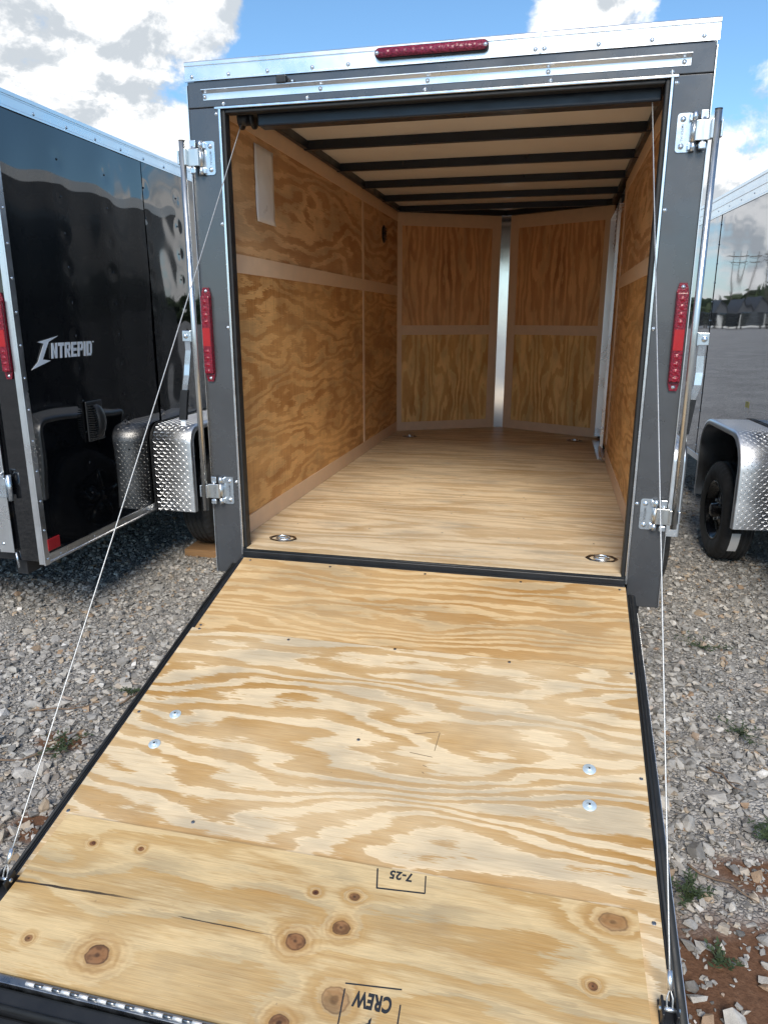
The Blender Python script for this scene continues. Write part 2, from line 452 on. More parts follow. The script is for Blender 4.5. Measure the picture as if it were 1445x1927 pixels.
# ------------------------------------------------------------------ ground
def ground_material():
    m, t, b = new_mat('gravel_ground')
    co = E(t, t.new('ShaderNodeNewGeometry').outputs['Position'])
    x, y, z = t.sep(co)
    wob = t.noise(co, 2.2, 4, .6)
    v1 = t.voro(co, 62, 'F1', 'Color'); e1 = t.voro(co, 62, 'DISTANCE_TO_EDGE')
    v2 = t.voro(co, 27, 'F1', 'Color'); e2 = t.voro(co, 27, 'DISTANCE_TO_EDGE')
    r1 = t.sep(v1)[0]; r2 = t.sep(v2)[0]
    big = t.noise(co, .8, 4, .6)
    g1 = t.ramp(r1, [(0, (.18, .18, .18)), (.5, (.315, .306, .29)), (.85, (.43, .415, .39)), (1, (.52, .50, .47))])
    g2 = t.ramp(r2, [(0, (.20, .20, .20)), (.5, (.335, .326, .31)), (1, (.50, .48, .45))])
    c = t.mix(t.step(r2, .45, .55), g1, g2)
    c = t.mix(t.step(e1, .06, .0) * .7, c, (.055, .048, .042))
    far = t.lin(big, .3, .7, .8, 1.15)
    c = t.mix(1.0, c, t.vec(far, far, far), 'MULTIPLY')
    # bare red-brown earth: a patch beside the ramp foot and thin spots in the gravel
    def spot(px, py, sx, sy):
        q = t.vm('LENGTH', t.vec((x - px) / sx, (y - py) / sy, 0.0), (0, 0, 0))
        return t.step(q + (wob - .5) * 1.3, 1.15, .6)
    dm = t.m('MAXIMUM', spot(1.07, -1.36, .34, .32), spot(-1.04, -1.24, .11, .10))
    dm = t.m('MAXIMUM', dm, t.m('MAXIMUM', spot(-1.25, -.80, .12, .08), spot(1.25, -.95, .25, .12)))
    dm = t.m('MAXIMUM', dm, t.step(t.noise(co, 1.7, 4, .6), .66, .74) * .7)
    dirt = t.ramp(t.noise(co, 55, 5, .7), [(.25, (.085, .042, .024)), (.6, (.155, .082, .048)), (.8, (.24, .15, .095))])
    c = t.mix(dm, c, dirt)
    t.put(b.inputs['Base Color'], c)
    setp(b, rough=.92, spec=.25)
    h = t.m('MINIMUM', e1 * 1.0, .25) + t.m('MINIMUM', e2, .3) * .5 + t.noise(co, 140, 4, .6) * .15
    h = h * (1.0 - dm * .9) + t.noise(co, 40, 5, .65) * dm * .35
    t.put(b.inputs['Normal'], t.bump(h, .9, .02))
    return m
gm = MB(); gm.add([(-400, -400, 0), (400, -400, 0), (400, 400, 0), (-400, 400, 0)], [(0, 1, 2, 3)])
M['ground'] = ground_material()
tag(gm.build('ground', 'ground'), kind='structure')

def stone_material():
    m, t, b = new_mat('crushed_limestone')
    geo = t.new('ShaderNodeNewGeometry')
    rnd = E(t, geo.outputs['Random Per Island']); pos = E(t, geo.outputs['Position'])
    c = t.ramp(rnd, [(0, (.19, .186, .18)), (.18, (.27, .264, .253)), (.42, (.365, .355, .338)), (.62, (.44, .427, .403)), (.80, (.51, .49, .455)),
                     (.90, (.42, .345, .26)), (.94, (.34, .23, .15)), (.975, (.60, .585, .56)), (1, (.74, .72, .69))])
    n = t.noise(pos, 45, 5, .65)
    f = t.lin(n, .25, .75, .66, 1.12)
    c = t.mix(1.0, c, t.vec(f, f, f), 'MULTIPLY')
    c = t.mix(t.step(t.noise(pos, 2.4, 3, .6), .52, .72) * .22, c, (.34, .26, .185))
    t.put(b.inputs['Base Color'], c)
    setp(b, rough=.85, spec=.3)
    t.put(b.inputs['Normal'], t.bump(t.noise(pos, 160, 4, .7), .6, .004))
    return m
M['stone'] = stone_material()

def hull_variant(npts, flat):
    bm = bmesh.new()
    for _ in range(npts):
        p = Vector((random.gauss(0, 1), random.gauss(0, 1), random.gauss(0, 1))).normalized()
        k = random.uniform(.78, 1.0)
        bm.verts.new((p.x * k, p.y * k * random.uniform(.7, .85), p.z * k * flat))
    res = bmesh.ops.convex_hull(bm, input=list(bm.verts))
    bmesh.ops.delete(bm, geom=[e for e in res['geom_interior'] if isinstance(e, bmesh.types.BMVert)], context='VERTS')
    bmesh.ops.triangulate(bm, faces=bm.faces)
    bm.verts.index_update()
    v = np.array([q.co[:] for q in bm.verts]); f = np.array([[q.index for q in fc.verts] for fc in bm.faces]); bm.free()
    return v, f

def dirt_amount(x, y):
    return np.maximum(np.exp(-(((x - 1.07) / .26) ** 2 + ((y + 1.36) / .24) ** 2)), .5 * np.exp(-(((x + 1.04) / .1) ** 2 + ((y + 1.24) / .1) ** 2)))

def scatter(name, areas, smin, smax, npts, power=1.6, sink=.35, maxd=.42, nvar=24, dirt_keep=.12):
    var = [hull_variant(npts, random.uniform(.32, .70)) for _ in range(nvar)]
    V, Fc, off = [], [], 0
    for (x0, x1, y0, y1, dens) in areas:
        n = int((x1 - x0) * (y1 - y0) * dens)
        X = rng.uniform(x0, x1, n); Yy = rng.uniform(y0, y1, n)
        keep = rng.uniform(0, 1, n) > dirt_amount(X, Yy) * (1 - dirt_keep)
        X, Yy = X[keep], Yy[keep]; n = len(X)
        S = smin + (smax - smin) * rng.uniform(0, 1, n) ** power
        A = rng.uniform(0, 2 * np.pi, n); T1 = rng.normal(0, .30, n); T2 = rng.normal(0, .30, n)
        K = rng.integers(0, nvar, n)
        for k in range(nvar):
            ix = np.where(K == k)[0]
            if len(ix) == 0: continue
            v, f = var[k]
            P = v[None] * S[ix, None, None]
            c1, s1 = np.cos(T1[ix])[:, None], np.sin(T1[ix])[:, None]
            yy = P[..., 1] * c1 - P[..., 2] * s1; zz = P[..., 1] * s1 + P[..., 2] * c1; xx = P[..., 0]
            c2, s2 = np.cos(T2[ix])[:, None], np.sin(T2[ix])[:, None]
            x2 = xx * c2 + zz * s2; z2 = -xx * s2 + zz * c2
            c3, s3 = np.cos(A[ix])[:, None], np.sin(A[ix])[:, None]
            x3 = x2 * c3 - yy * s3; y3 = x2 * s3 + yy * c3
            lift = (S[ix] * .45 * (1 - sink * 1.6) + rng.uniform(-.003, .006, len(ix)))[:, None]
            W_ = np.stack([x3 + X[ix, None], y3 + Yy[ix, None], z2 + lift], -1)
            V.append(W_.reshape(-1, 3))
            Fc.append((f[None] + (np.arange(len(ix)) * len(v))[:, None, None]).reshape(-1, 3) + off)
            off += len(ix) * len(v)
    V = np.concatenate(V).astype(np.float32); Fc = np.concatenate(Fc).astype(np.int32)
    me = bpy.data.meshes.new(name)
    me.vertices.add(len(V)); me.vertices.foreach_set('co', V.ravel())
    me.loops.add(len(Fc) * 3); me.loops.foreach_set('vertex_index', Fc.ravel())
    me.polygons.add(len(Fc)); me.polygons.foreach_set('loop_start', np.arange(0, len(Fc) * 3, 3, dtype=np.int32))
    me.update(calc_edges=True); me.validate()
    me.polygons.foreach_set('use_smooth', np.zeros(len(Fc), bool))
    me.materials.append(M['stone'])
    o = bpy.data.objects.new(name, me); col.objects.link(o)
    return o
near = [(-2.2, -.80, -2.1, .2), (.80, 2.0, -2.1, .2)]
mid = [(-3.2, -.80, .2, 1.8), (.80, 2.4, .2, 2.2)]
farr = [(-3.4, -.7, 1.8, 3.4), (.7, 3.0, 2.2, 5.0)]
o = scatter('gravel_fines', [a + (3300,) for a in near] + [a + (2300,) for a in mid] + [a + (900,) for a in farr], .005, .013, 8, 1.2, dirt_keep=.08)
tag(o, 'fine grey limestone chippings covering the lot', 'gravel', kind='stuff')
o = scatter('gravel_stones', [a + (1150,) for a in near] + [a + (950,) for a in mid] + [a + (520,) for a in farr], .011, .030, 11, 1.7)
tag(o, 'crushed grey limestone lying over the lot beside the ramp', 'gravel', kind='stuff')
o = scatter('gravel_rocks', [(-2.0, -.86, -2.0, -.1, 62), (.88, 1.8, -2.0, -.3, 62), (-2.2, -.86, -.1, .9, 14), (.88, 2.2, -.3, 1.2, 16)], .026, .052, 14, 1.5, dirt_keep=.45)
tag(o, 'fist-sized angular grey and tan rocks in the gravel', 'gravel', kind='stuff')

# ------------------------------------------------------------------ wheel, fender, wavy side (shared by the trailers)
def wheel(parent, s, xo, y, zc, rim='steel_rim', r=.33, wd=.20):
    """tyre with grooves and shoulder blocks; the rim faces outwards (s = +1: +x)"""
    x_in = xo - s * wd
    def P(t): return xo - s * t                     # t from the outer sidewall inwards
    prof = [(.195, P(.020)), (.215, P(.006)), (.26, P(0.0)), (.295, P(.004)), (r - .018, P(.014)), (r - .006, P(.024)), (r, P(.034))]
    for a in (.058, .092, .126, .155):
        prof += [(r, P(a - .006)), (r - .009, P(a - .0045)), (r - .009, P(a + .0045)), (r, P(a + .006))]
    prof += [(r, P(.170)), (r - .018, P(.188)), (.26, P(.20)), (.195, P(.18))]
    def fn(rr, tt, i, k):
        if 4 <= i <= 6 and k % 3 == 0: return rr - .008, tt
        if 7 <= i <= 22 and rr > r - .004 and (k + i) % 4 == 0: return rr - .004, tt + s * .002
        return rr, tt
    t = MB().lathe(prof, (0, y, zc), 'x', 132, True, fn)
    ty = t.build('tyre', 'tyre', parent)
    mt = 'rim_black' if rim == 'steel_rim' else 'alu'
    rm = MB().lathe([(.200, P(.012)), (.193, P(.008)), (.186, P(.020)), (.165, P(.055)), (.150, P(.066)), (.085, P(.052)), (.060, P(.040)), (.048, P(.040)), (.046, P(.004)), (.036, P(-.004)), (.0005, P(-.006))], (0, y, zc), 'x', 40)
    if rim == 'spoke_rim':
        for k in range(5):
            a = 2 * math.pi * k / 5 + .3
            c_, s_ = math.cos(a), math.sin(a)
            rm.tube([(P(.012), y + c_ * .05, zc + s_ * .05), (P(.006), y + c_ * .12, zc + s_ * .12), (P(.012), y + c_ * .188, zc + s_ * .188)], [.030, .022, .018], 6)
    ro = rm.build('rim', mt if rim == 'steel_rim' else 'rim_black', ty)
    hb = MB()
    for k in range(5):
        a = 2 * math.pi * k / 5
        hb.lathe([(.0005, 0.0), (.010, 0.0), (.010, s * -.018), (.012, s * -.020)], (P(.028), y + math.cos(a) * .068, zc + math.sin(a) * .068), 'x', 6, False)
    hb.build('lug_nuts', 'zinc', ty)
    for k in range(8):
        a = 2 * math.pi * (k + .5) / 8
        MB().lathe([(.0005, 0.0), (.016, 0.0), (.017, s * -.004)], (P(.0565), y + math.cos(a) * .118, zc + math.sin(a) * .118), 'x', 10, False).build('hand_hole', 'rubber', ty)
    return ty

def bars_on(mb, pts, nrm, x0, x1, pitch=.0215):
    """raised lozenges in alternating directions over the swept profile"""
    L = [0.0]
    for i in range(1, len(pts)): L.append(L[-1] + math.dist(pts[i], pts[i - 1]))
    def at(u):
        i = 0
        while i < len(L) - 2 and L[i + 1] < u: i += 1
        f = (u - L[i]) / max(1e-6, L[i + 1] - L[i])
        p = (pts[i][0] + (pts[i + 1][0] - pts[i][0]) * f, pts[i][1] + (pts[i + 1][1] - pts[i][1]) * f)
        t = (pts[i + 1][0] - pts[i][0], pts[i + 1][1] - pts[i][1]); l = math.hypot(*t); t = (t[0] / l, t[1] / l)
        return p, t, (-t[1] * nrm, t[0] * nrm)
    nu, nx = int(L[-1] / pitch), int(abs(x1 - x0) / pitch)
    sx = 1 if x1 > x0 else -1
    for i in range(nu):
        for j in range(nx):
            u, xx = (i + .5) * pitch, x0 + sx * (j + .5) * pitch
            p, t, n = at(u)
            sg = 1 if (i + j) % 2 else -1
            a = math.radians(38) * sg
            lx, lu = math.cos(a), math.sin(a)
            hl, hw, hh = .0118, .0023, .0019
            def Q(al, ac, h):
                qx = xx + al * lx - ac * lu; qu = al * lu + ac * lx
                return (qx, p[0] + t[0] * qu + n[0] * h, p[1] + t[1] * qu + n[1] * h)
            mb.add([Q(-hl, 0, .0002), Q(0, -hw, .0002), Q(hl, 0, .0002), Q(0, hw, .0002), Q(-hl * .55, 0, hh), Q(hl * .55, 0, hh)],
                   [(0, 1, 4), (1, 5, 4), (1, 2, 5), (2, 3, 5), (3, 4, 5), (3, 0, 4)], False)

def fender(parent, s, xs, ya, z0, z1, half=.49, wd=.235, rad=.10):
    """bright tread-plate wheel guard: swept plate, outer lip, gasket on the wall, raised bars"""
    pts = [(ya - half, z0)]
    for k in range(9):
        a = math.pi - k * math.pi / 16
        pts.append((ya - half + rad + rad * math.cos(a), z1 - rad + rad * math.sin(a)))
    for k in range(9):
        a = math.pi / 2 - k * math.pi / 16
        pts.append((ya + half - rad + rad * math.cos(a), z1 - rad + rad * math.sin(a)))
    pts.append((ya + half, z0))
    root = None
    n = len(pts); xe = xs + s * wd
    def off(i, k):
        a, b = pts[max(i - 1, 0)], pts[min(i + 1, n - 1)]
        t = (b[0] - a[0], b[1] - a[1]); l = math.hypot(*t); nn = (t[1] / l, -t[0] / l)
        return (pts[i][0] + nn[0] * k, pts[i][1] + nn[1] * k)
    secs = [(xs + s * .006, 0.0), (xe - s * .012, 0.0), (xe - s * .004, .003), (xe, .011), (xe, .034), (xe - s * .003, .034), (xe - s * .003, .013), (xe - s * .012, .004), (xs + s * .006, .004)]
    mb = MB(); m_ = len(secs); vs = []
    for i in range(n):
        for (xx, k) in secs:
            q = off(i, k); vs.append((xx, q[0], q[1]))
    fs = [(i * m_ + j, i * m_ + (j + 1) % m_, (i + 1) * m_ + (j + 1) % m_, (i + 1) * m_ + j) for i in range(n - 1) for j in range(m_)]
    mb.add(vs, fs, True)
    fo = mb.build('fender', 'alu_plate', parent)
    bb = MB(); bars_on(bb, pts, 1, xs + s * .012, xe - s * .010)
    tag(bb.build('tread_bars', 'alu_plate', fo), kind='stuff')
    gk = MB(); vs = []
    for i in range(n):
        for xx, k in ((xs + s * .001, -.010), (xs + s * .014, -.010), (xs + s * .014, .02), (xs + s * .001, .02)):
            q = off(i, k); vs.append((xx, q[0], q[1]))
    gk.add(vs, [(i * 4 + j, i * 4 + (j + 1) % 4, (i + 1) * 4 + (j + 1) % 4, (i + 1) * 4 + j) for i in range(n - 1) for j in range(4)])
    gk.build('gasket', 'rubber', fo)
    return fo

def wavy_side(parent, mat, x, s, y0, y1, z0, z1, amp=.0010, ph=0.0, stud=.405, y_first=.45, dimple=.0014, rows=None, name='side_panel', res=.02):
    """thin sheet skin: pillowed between its studs, dented round the fixings"""
    ny, nz = int((y1 - y0) / res) + 1, int((z1 - z0) / res) + 1
    ys, zs = np.linspace(y0, y1, ny), np.linspace(z0, z1, nz)
    Yg, Zg = np.meshgrid(ys, zs, indexing='ij')
    D_ = np.zeros_like(Yg)
    r2 = np.random.default_rng(int(ph * 100) + 5)
    for k in range(9):
        fy, fz = r2.uniform(.6, 3.6), r2.uniform(.4, 2.6)
        D_ += amp * r2.uniform(.3, 1.0) / (fy + fz) * 2.0 * np.sin(Yg * fy * 2.6 + Zg * r2.uniform(-3, 3) + r2.uniform(0, 6)) * np.cos(Zg * fz * 2.2 + r2.uniform(0, 6))
    D_ += amp * .42 * np.cos((Yg - y_first) / stud * 2 * np.pi) * (.6 + .4 * np.sin(Zg * 2.3 + ph))
    D_ += amp * .10 * np.sin(Yg * 21 + 3 * np.sin(Zg * 3.1 + ph)) * np.cos(Zg * 9 + ph)
    if rows:
        for yy in np.arange(y_first, y1 - .05, stud):
            for zz in rows:
                D_ -= dimple * np.exp(-((Yg - yy) ** 2 + (Zg - zz) ** 2) / (2 * .022 ** 2))
    V = np.stack([np.full_like(Yg, x) + s * D_, Yg, Zg], -1).reshape(-1, 3)
    F_ = [(i * nz + j, i * nz + j + 1, (i + 1) * nz + j + 1, (i + 1) * nz + j) for i in range(ny - 1) for j in range(nz - 1)]
    if s > 0: F_ = [f[::-1] for f in F_]
    me = bpy.data.meshes.new(name); me.from_pydata(V.tolist(), [], F_); me.update()
    me.polygons.foreach_set('use_smooth', [True] * len(F_)); me.materials.append(M[mat])
    o = bpy.data.objects.new(name, me); col.objects.link(o); o.parent = parent
    return o

def led_bar(parent, x, zt, zb, y=-.002, s=1):
    """upright LED stop lamp: base with tapered ends, two rows of diodes, reflector between, two screws"""
    wd = .021
    zm = (zt + zb) / 2
    mb = MB()
    poly = [(x - wd, zb + .03), (x - wd * .62, zb), (x + wd * .62, zb), (x + wd, zb + .03), (x + wd, zt - .03), (x + wd * .62, zt), (x - wd * .62, zt), (x - wd, zt - .03)]
    mb.prism(poly, 'y', y, y - .008)
    mb.cbox((x - wd * .96, y - .006, zb + .034), (x + wd * .96, y - .024, zt - .034), .005)
    o = mb.build('tail_light', 'lens', parent)
    B('reflector', 'reflector', o, ((x - wd * .80, y - .0255, zm - .045), (x + wd * .80, y - .0242, zm + .030)))
    for k in range(4):
        for zz in (zm + .055 + k * .027, zm - .068 - k * .027):
            MB().lathe([(.0005, -.0030), (.0028, -.0026), (.0042, -.0005), (.0085, -.0008), (.0105, 0.0)], (x, y - .0242, zz), 'y', 12).build('led', 'lens_led', o)
    for zz in (zb + .014, zt - .014): screw(o, (x, y - .008, zz), s=.9)
    return o

# ------------------------------------------------------------------ the open trailer
W2, TOP, BOT = .972, 1.952, -.153
XO, ZO, ZF = .833, 1.781, -.025
WI, LN, VN = .901, 3.60, .497
CEIL = 1.92
tr = empty('cargo_trailer')
tag(tr, 'charcoal enclosed cargo trailer with its rear ramp door lowered and plywood interior in view', 'trailer')
def T(name, mat, *boxes, c=None, parent=None): return B(name, mat, tr if parent is None else parent, *boxes, c=c, loc=ZG if parent is None else None)
def TB(mb, name, mat, parent=None): return mb.build(name, mat, tr if parent is None else parent, ZG if parent is None else None)

# rear frame
for s in (-1, 1):
    T('rear_post', 'charcoal', ((s * .843, 0, BOT), (s * (W2 - .004), .058, 1.788)), c=.003)
    T('corner_trim', 'alu', ((s * (W2 - .0035), -.003, BOT), (s * W2, .030, 1.872)))
    T('opening_trim', 'alu_bright', ((s * XO, -.004, -.06), (s * .8425, .03, ZO + .009)), c=.002)
    T('door_seal', 'rubber', ((s * .818, .004, -.05), (s * (XO - .0005), .05, ZO - .001)), c=.004)
    T('post_liner', 'black_steel', ((s * .835, .059, -.06), (s * (WI + .012), .075, CEIL)))
T('rear_header', 'charcoal', ((-W2 + .004, 0, 1.7905), (W2 - .004, .058, 1.884)), c=.003)
T('opening_trim', 'alu_bright', ((-.858, -.005, ZO), (.858, .03, ZO + .009)), c=.002)
T('door_seal', 'rubber', ((-.817, .005, ZO - .014), (.817, .05, ZO - .0005)), c=.004)
T('header_beam', 'bow_steel', ((-.705, .06, 1.727), (.815, .13, CEIL - .002)), c=.006)
# top rail: extruded section with a groove, in two lengths
def rail_prof(y0): return [(y0, 1.884), (y0 - .006, 1.884), (y0 - .006, 1.890), (y0 - .003, 1.892), (y0 - .003, 1.930), (y0 + .001, 1.932), (y0 + .001, 1.937), (y0 - .005, 1.939), (y0 - .005, 1.950), (y0 - .002, 1.954), (y0 + .05, 1.957), (y0 + .05, 1.95), (y0, 1.945)]
for a, b in ((-W2 - .003, .3885), (.390, W2 + .003)):
    TB(MB().prism([(p[0], p[1]) for p in rail_prof(0.0)], 'x', a, b), 'top_rail', 'alu')
T('rail_joiner', 'alu_bright', ((.384, -.0075, 1.886), (.395, -.0062, 1.953)))
# drip angle above the door
TB(MB().prism([(0, 1.815), (-.0025, 1.815), (-.003, 1.838), (-.024, 1.846), (-.024, 1.8485), (0, 1.842)], 'x', -.902, .892), 'drip_rail', 'alu')
# screws
for x in (-.945, -.79, -.63, -.45, -.31, .372, .403, .585, .76, .925): screw(tr, (x, -.003, 1.9 + G))
for x in (-.895, -.42, -.01, .42, .87): screw(tr, (x, -.003, 1.826 + G))
for x in (-.82, -.475, -.02, .43, .835): screw(tr, (x, 0, 1.800 + G), s=.95)
for s in (-1, 1):
    for z in (1.765, 1.36, .95, .28): screw(tr, (s * .853, 0, z + G), s=.95)

# long marker lamp on the top rail
mb = MB()
pl = [(x, z) for x, z in [(-.204 + .018 + .020 * math.cos(a), 1.923 + .019 * math.sin(a)) for a in [math.pi / 2 + k * math.pi / 10 for k in range(11)]]]
pl += [(x, z) for x, z in [(.208 - .018 + .020 * math.cos(a), 1.923 + .019 * math.sin(a)) for a in [-math.pi / 2 + k * math.pi / 10 for k in range(11)]]]
mb.prism(pl, 'y', -.0065, -.017)
ml = TB(mb, 'marker_light', 'rubber')
mb = MB(); c0 = (.002, 1.923)
mb.prism([(c0[0] + (x - c0[0]) * .985, c0[1] + (z - c0[1]) * .80) for x, z in pl], 'y', -.0172, -.024, True)
mb.build('lens', 'lens_top', ml)
for k in range(11):
    MB().lathe([(.0005, -.004), (.006, -.003), (.0105, 0.0)], (-.155 + k * .0315, -.0242, 1.923), 'y', 12).build('led', 'lens_top', ml)
for x in (-.195, .199): screw(ml, (x, -.024, 1.923), s=.9)
# small black hold-back bracket on the header
hb = MB(); hb.cbox((-.588, -.030, 1.848), (-.548, -.004, 1.876), .004); hb.cbox((-.549, -.014, 1.850), (-.520, -.003, 1.862), .003)
TB(hb, 'holdback_bracket', 'plastic'); screw(tr, (-.528, -.0145, 1.856 + G), s=.8)

# tail lights
for s in (-1, 1):
    o = led_bar(tr, s * .940, 1.112, .724); o.location = ZG

# bar locks, swung open beside the posts
def bar_lock(s):
    rx, ry = s * .990, -.035
    rod = MB().tube([(rx, ry, .150 if s < 0 else .195), (rx, ry, 1.668)], .0125, 16).build('lock_bar', 'steel', tr, ZG)
    MB().tube([(rx, ry, 1.6682), (rx, ry, 1.6700)], .0131, 16).build('bar_cap', 'plastic', rod)
    for zc in (1.607, .240):
        ph = .062
        x0, x1 = s * .866, s * .905
        pl = MB(); pts = []
        for (cx, cz, a0) in ((.905, zc + ph - .010, 0), (.876, zc + ph - .010, 90), (.876, zc - ph + .010, 180), (.905, zc - ph + .010, 270)):
            for k in range(4):
                a = math.radians(a0 + k * 30); pts.append((s * (cx + .010 * math.cos(a)), cz + .010 * math.sin(a)))
        pl.prism(pts, 'y', -.0005, -.0042)
        pl.cbox((s * .904, -.016, zc + .034), (s * .918, -.0008, zc + ph - .004), .003)
        pl.cbox((s * .904, -.016, zc - ph + .004), (s * .918, -.0008, zc - .034), .003)
        pl.build('catch_plate', 'zinc', rod)
        for dz in (.043, -.043): screw(rod, (s * .884, -.0042, zc + dz), s=1.25)
        for za, zb_ in ((zc + .0335, zc + ph), (zc - ph, zc - .0335)):
            MB().tube([(s * .921, -.016, za), (s * .921, -.016, zb_)], .0092, 12).build('hinge_knuckle', 'zinc', rod)
        ln = MB()
        ln.tube([(s * .921, -.0165, zc - .0325), (s * .921, -.0165, zc + .0325)], .0098, 12)
        ln.cbox((s * .924, -.034, zc - .032), (s * .972, -.026, zc + .032), .002)
        ln.add([(s * .921, -.026, zc - .032), (s * .921, -.026, zc + .032), (s * .926, -.034, zc + .032), (s * .926, -.034, zc - .032)], [(0, 1, 2, 3)])
        ln.cbox((s * .970, -.050, zc - .030), (s * .979, -.020, zc + .030), .002)
        ln.build('link_strap', 'steel', rod)
        cm = MB()
        cm.cbox((s * .938, -.026, zc + .036), (s * .962, -.022, zc + .064), .004)
        cm.cbox((s * .938, -.036, zc - .060), (s * .962, -.024, zc - .037), .004)
        cm.tube([(s * .950, -.024, zc - .040), (s * .950, -.024, zc + .042)], .006, 8)
        cm.build('cam', 'zinc', rod)
        MB().cbox((s * 1.002, -.046, zc - .026), (s * 1.009, -.022, zc + .026), .002).build('bar_guide', 'zinc', rod)
    # handle hanging from the bar
    zb = .915
    hk = MB()
    hk.cbox((s * 1.000, -.050, zb - .024), (s * 1.006, -.018, zb + .024), .002)
    hk.cbox((s * 1.004, -.050, zb - .022), (s * 1.040, -.045, zb + .022), .004)
    hk.lathe([(.0005, -.010), (.006, -.009), (.010, -.004), (.011, 0)], (s * 1.024, -.050, zb), 'y', 10)
    hk.build('handle_bracket', 'zinc', rod)
    path = [(1.022, -.040, zb + .01), (1.026, -.030, zb - .06), (1.036, -.030, zb - .12), (1.040, -.034, zb - .165), (1.050, -.032, zb - .205), (1.058, -.026, zb - .235)] if s < 0 else \
           [(1.022, -.040, zb + .01), (1.020, -.030, zb - .06), (1.022, -.030, zb - .12), (1.020, -.034, zb - .165), (1.012, -.030, zb - .20), (1.006, -.026, zb - .225)]
    def strap(pp, w_, th, name, mat):
        mb = MB(); vs = []
        for (x, y, z) in pp:
            for (a, b) in ((-w_, -th), (w_, -th), (w_, th), (-w_, th)): vs.append((s * x + a, y + b, z))
        n = len(pp)
        fs = [(i * 4 + j, i * 4 + (j + 1) % 4, (i + 1) * 4 + (j + 1) % 4, (i + 1) * 4 + j) for i in range(n - 1) for j in range(4)]
        mb.add(vs, fs + [(3, 2, 1, 0), tuple(range(4 * n - 4, 4 * n))], False)
        return mb.build(name, mat, rod)
    strap(path, .0125, .003, 'handle', 'zinc')
    e = path[-1]
    gp = [(e[0], e[1], e[2] + .006), (e[0] + (.012 if s < 0 else -.006), e[1] + .004, e[2] - .06), (e[0] + (.022 if s < 0 else -.012), e[1] + .008, e[2] - .125)]
    strap(gp, .0165, .0085, 'handle_grip', 'plastic')
    g = gp[-1]
    strap([(g[0], g[1], g[2] + .002), (g[0] + .002, g[1], g[2] - .028)], .011, .001, 'hang_tag', 'white_vinyl')
    return rod
LOCKS = [(s, bar_lock(s)) for s in (-1, 1)]

# outer shell
for s in (-1, 1):
    o = wavy_side(tr, 'charcoal', s * W2, s, .03, LN, -.125, 1.885, .0007, 2.0 + s, rows=[]); o.location = ZG
    T('side_rail', 'alu', ((s * (W2 - .01), .045, 1.884), (s * (W2 + .004), LN, 1.954)))
    T('bottom_rail', 'alu', ((s * (W2 - .012), .03, -.153), (s * (W2 + .004), LN, -.124)))
    f_ = fender(tr, s, s * W2, 1.60, -.165, .345, wd=.244); f_.location = ZG
    wheel(tr, s, s * 1.213, 1.60, .33, rim='spoke_rim')
    a, b = (s * W2, LN), (0, LN + .60)
    mb = MB(); mb.prism([a, b, (0, b[1] - .03), (s * (W2 - .03), LN)], 'z', -.15, TOP)
    TB(mb, 'nose_skin', 'charcoal')
mb = MB(); mb.prism([(-W2 + .01, .051), (W2 - .01, .051), (W2 - .01, LN), (0, LN + .58), (-W2 + .01, LN)], 'z', 1.945, 1.9565)
TB(mb, 'roof', 'alu')
ch = MB()
for s in (-1, 1): ch.box((s * .83, .02, -.20), (s * .90, LN, -.07))
for y in (.4, 1.0, 1.6, 2.2, 2.8, 3.4): ch.box((-.82, y, -.14), (.82, y + .05, -.07))
ch.tube([(-1.05, 1.6, .33 - G), (1.05, 1.6, .33 - G)], .035, 10)
for s in (-1, 1):
    ch.tube([(s * .78, 1.2, .33 - G + .04), (s * .78, 1.6, .33 - G + .02), (s * .78, 2.0, .33 - G + .12)], .028, 6)
    ch.box((s * .76, 1.15, -.22), (s * .80, 1.25, -.16)); ch.box((s * .76, 1.95, -.22), (s * .80, 2.05, -.12))
    ch.tube([(s * .72, 3.5, -.13), (0, 5.0, -.13)], .045, 8)
ch.tube([(0, 4.6, -.13), (0, 4.6, -G + .01)], .03, 10)
TB(ch, 'chassis', 'black_steel')

# interior: floor, walls, battens, ceiling
for pl_ in ([(-.8175, .0005), (.8175, .0005), (.8175, .0595), (WI + .01, .0595), (WI + .01, 1.2185), (-WI - .01, 1.2185), (-WI - .01, .0595), (-.8175, .0595)],
            [(-WI - .01, 1.2205), (WI + .01, 1.2205), (WI + .01, 2.4385), (-WI - .01, 2.4385)],
            [(-WI - .01, 2.4405), (WI + .01, 2.4405), (WI + .01, LN), (0, LN + VN + .005), (-WI - .01, LN)]):
    TB(MB().prism(pl_, 'z', -.055, ZF), 'floor_sheet', 'ply_floor')
T('sill', 'black_steel', ((-.832, -.020, -.16), (.832, -.0008, -.034)), ((-.832, -.046, -.19), (.832, -.0205, -.056)), c=.004)
MB().tube([(-.83, -.012, -.032), (.83, -.012, -.032)], .0065, 8).build('sill_seal', 'rubber', tr, ZG)
zs0, zs1 = 1.184, 1.264
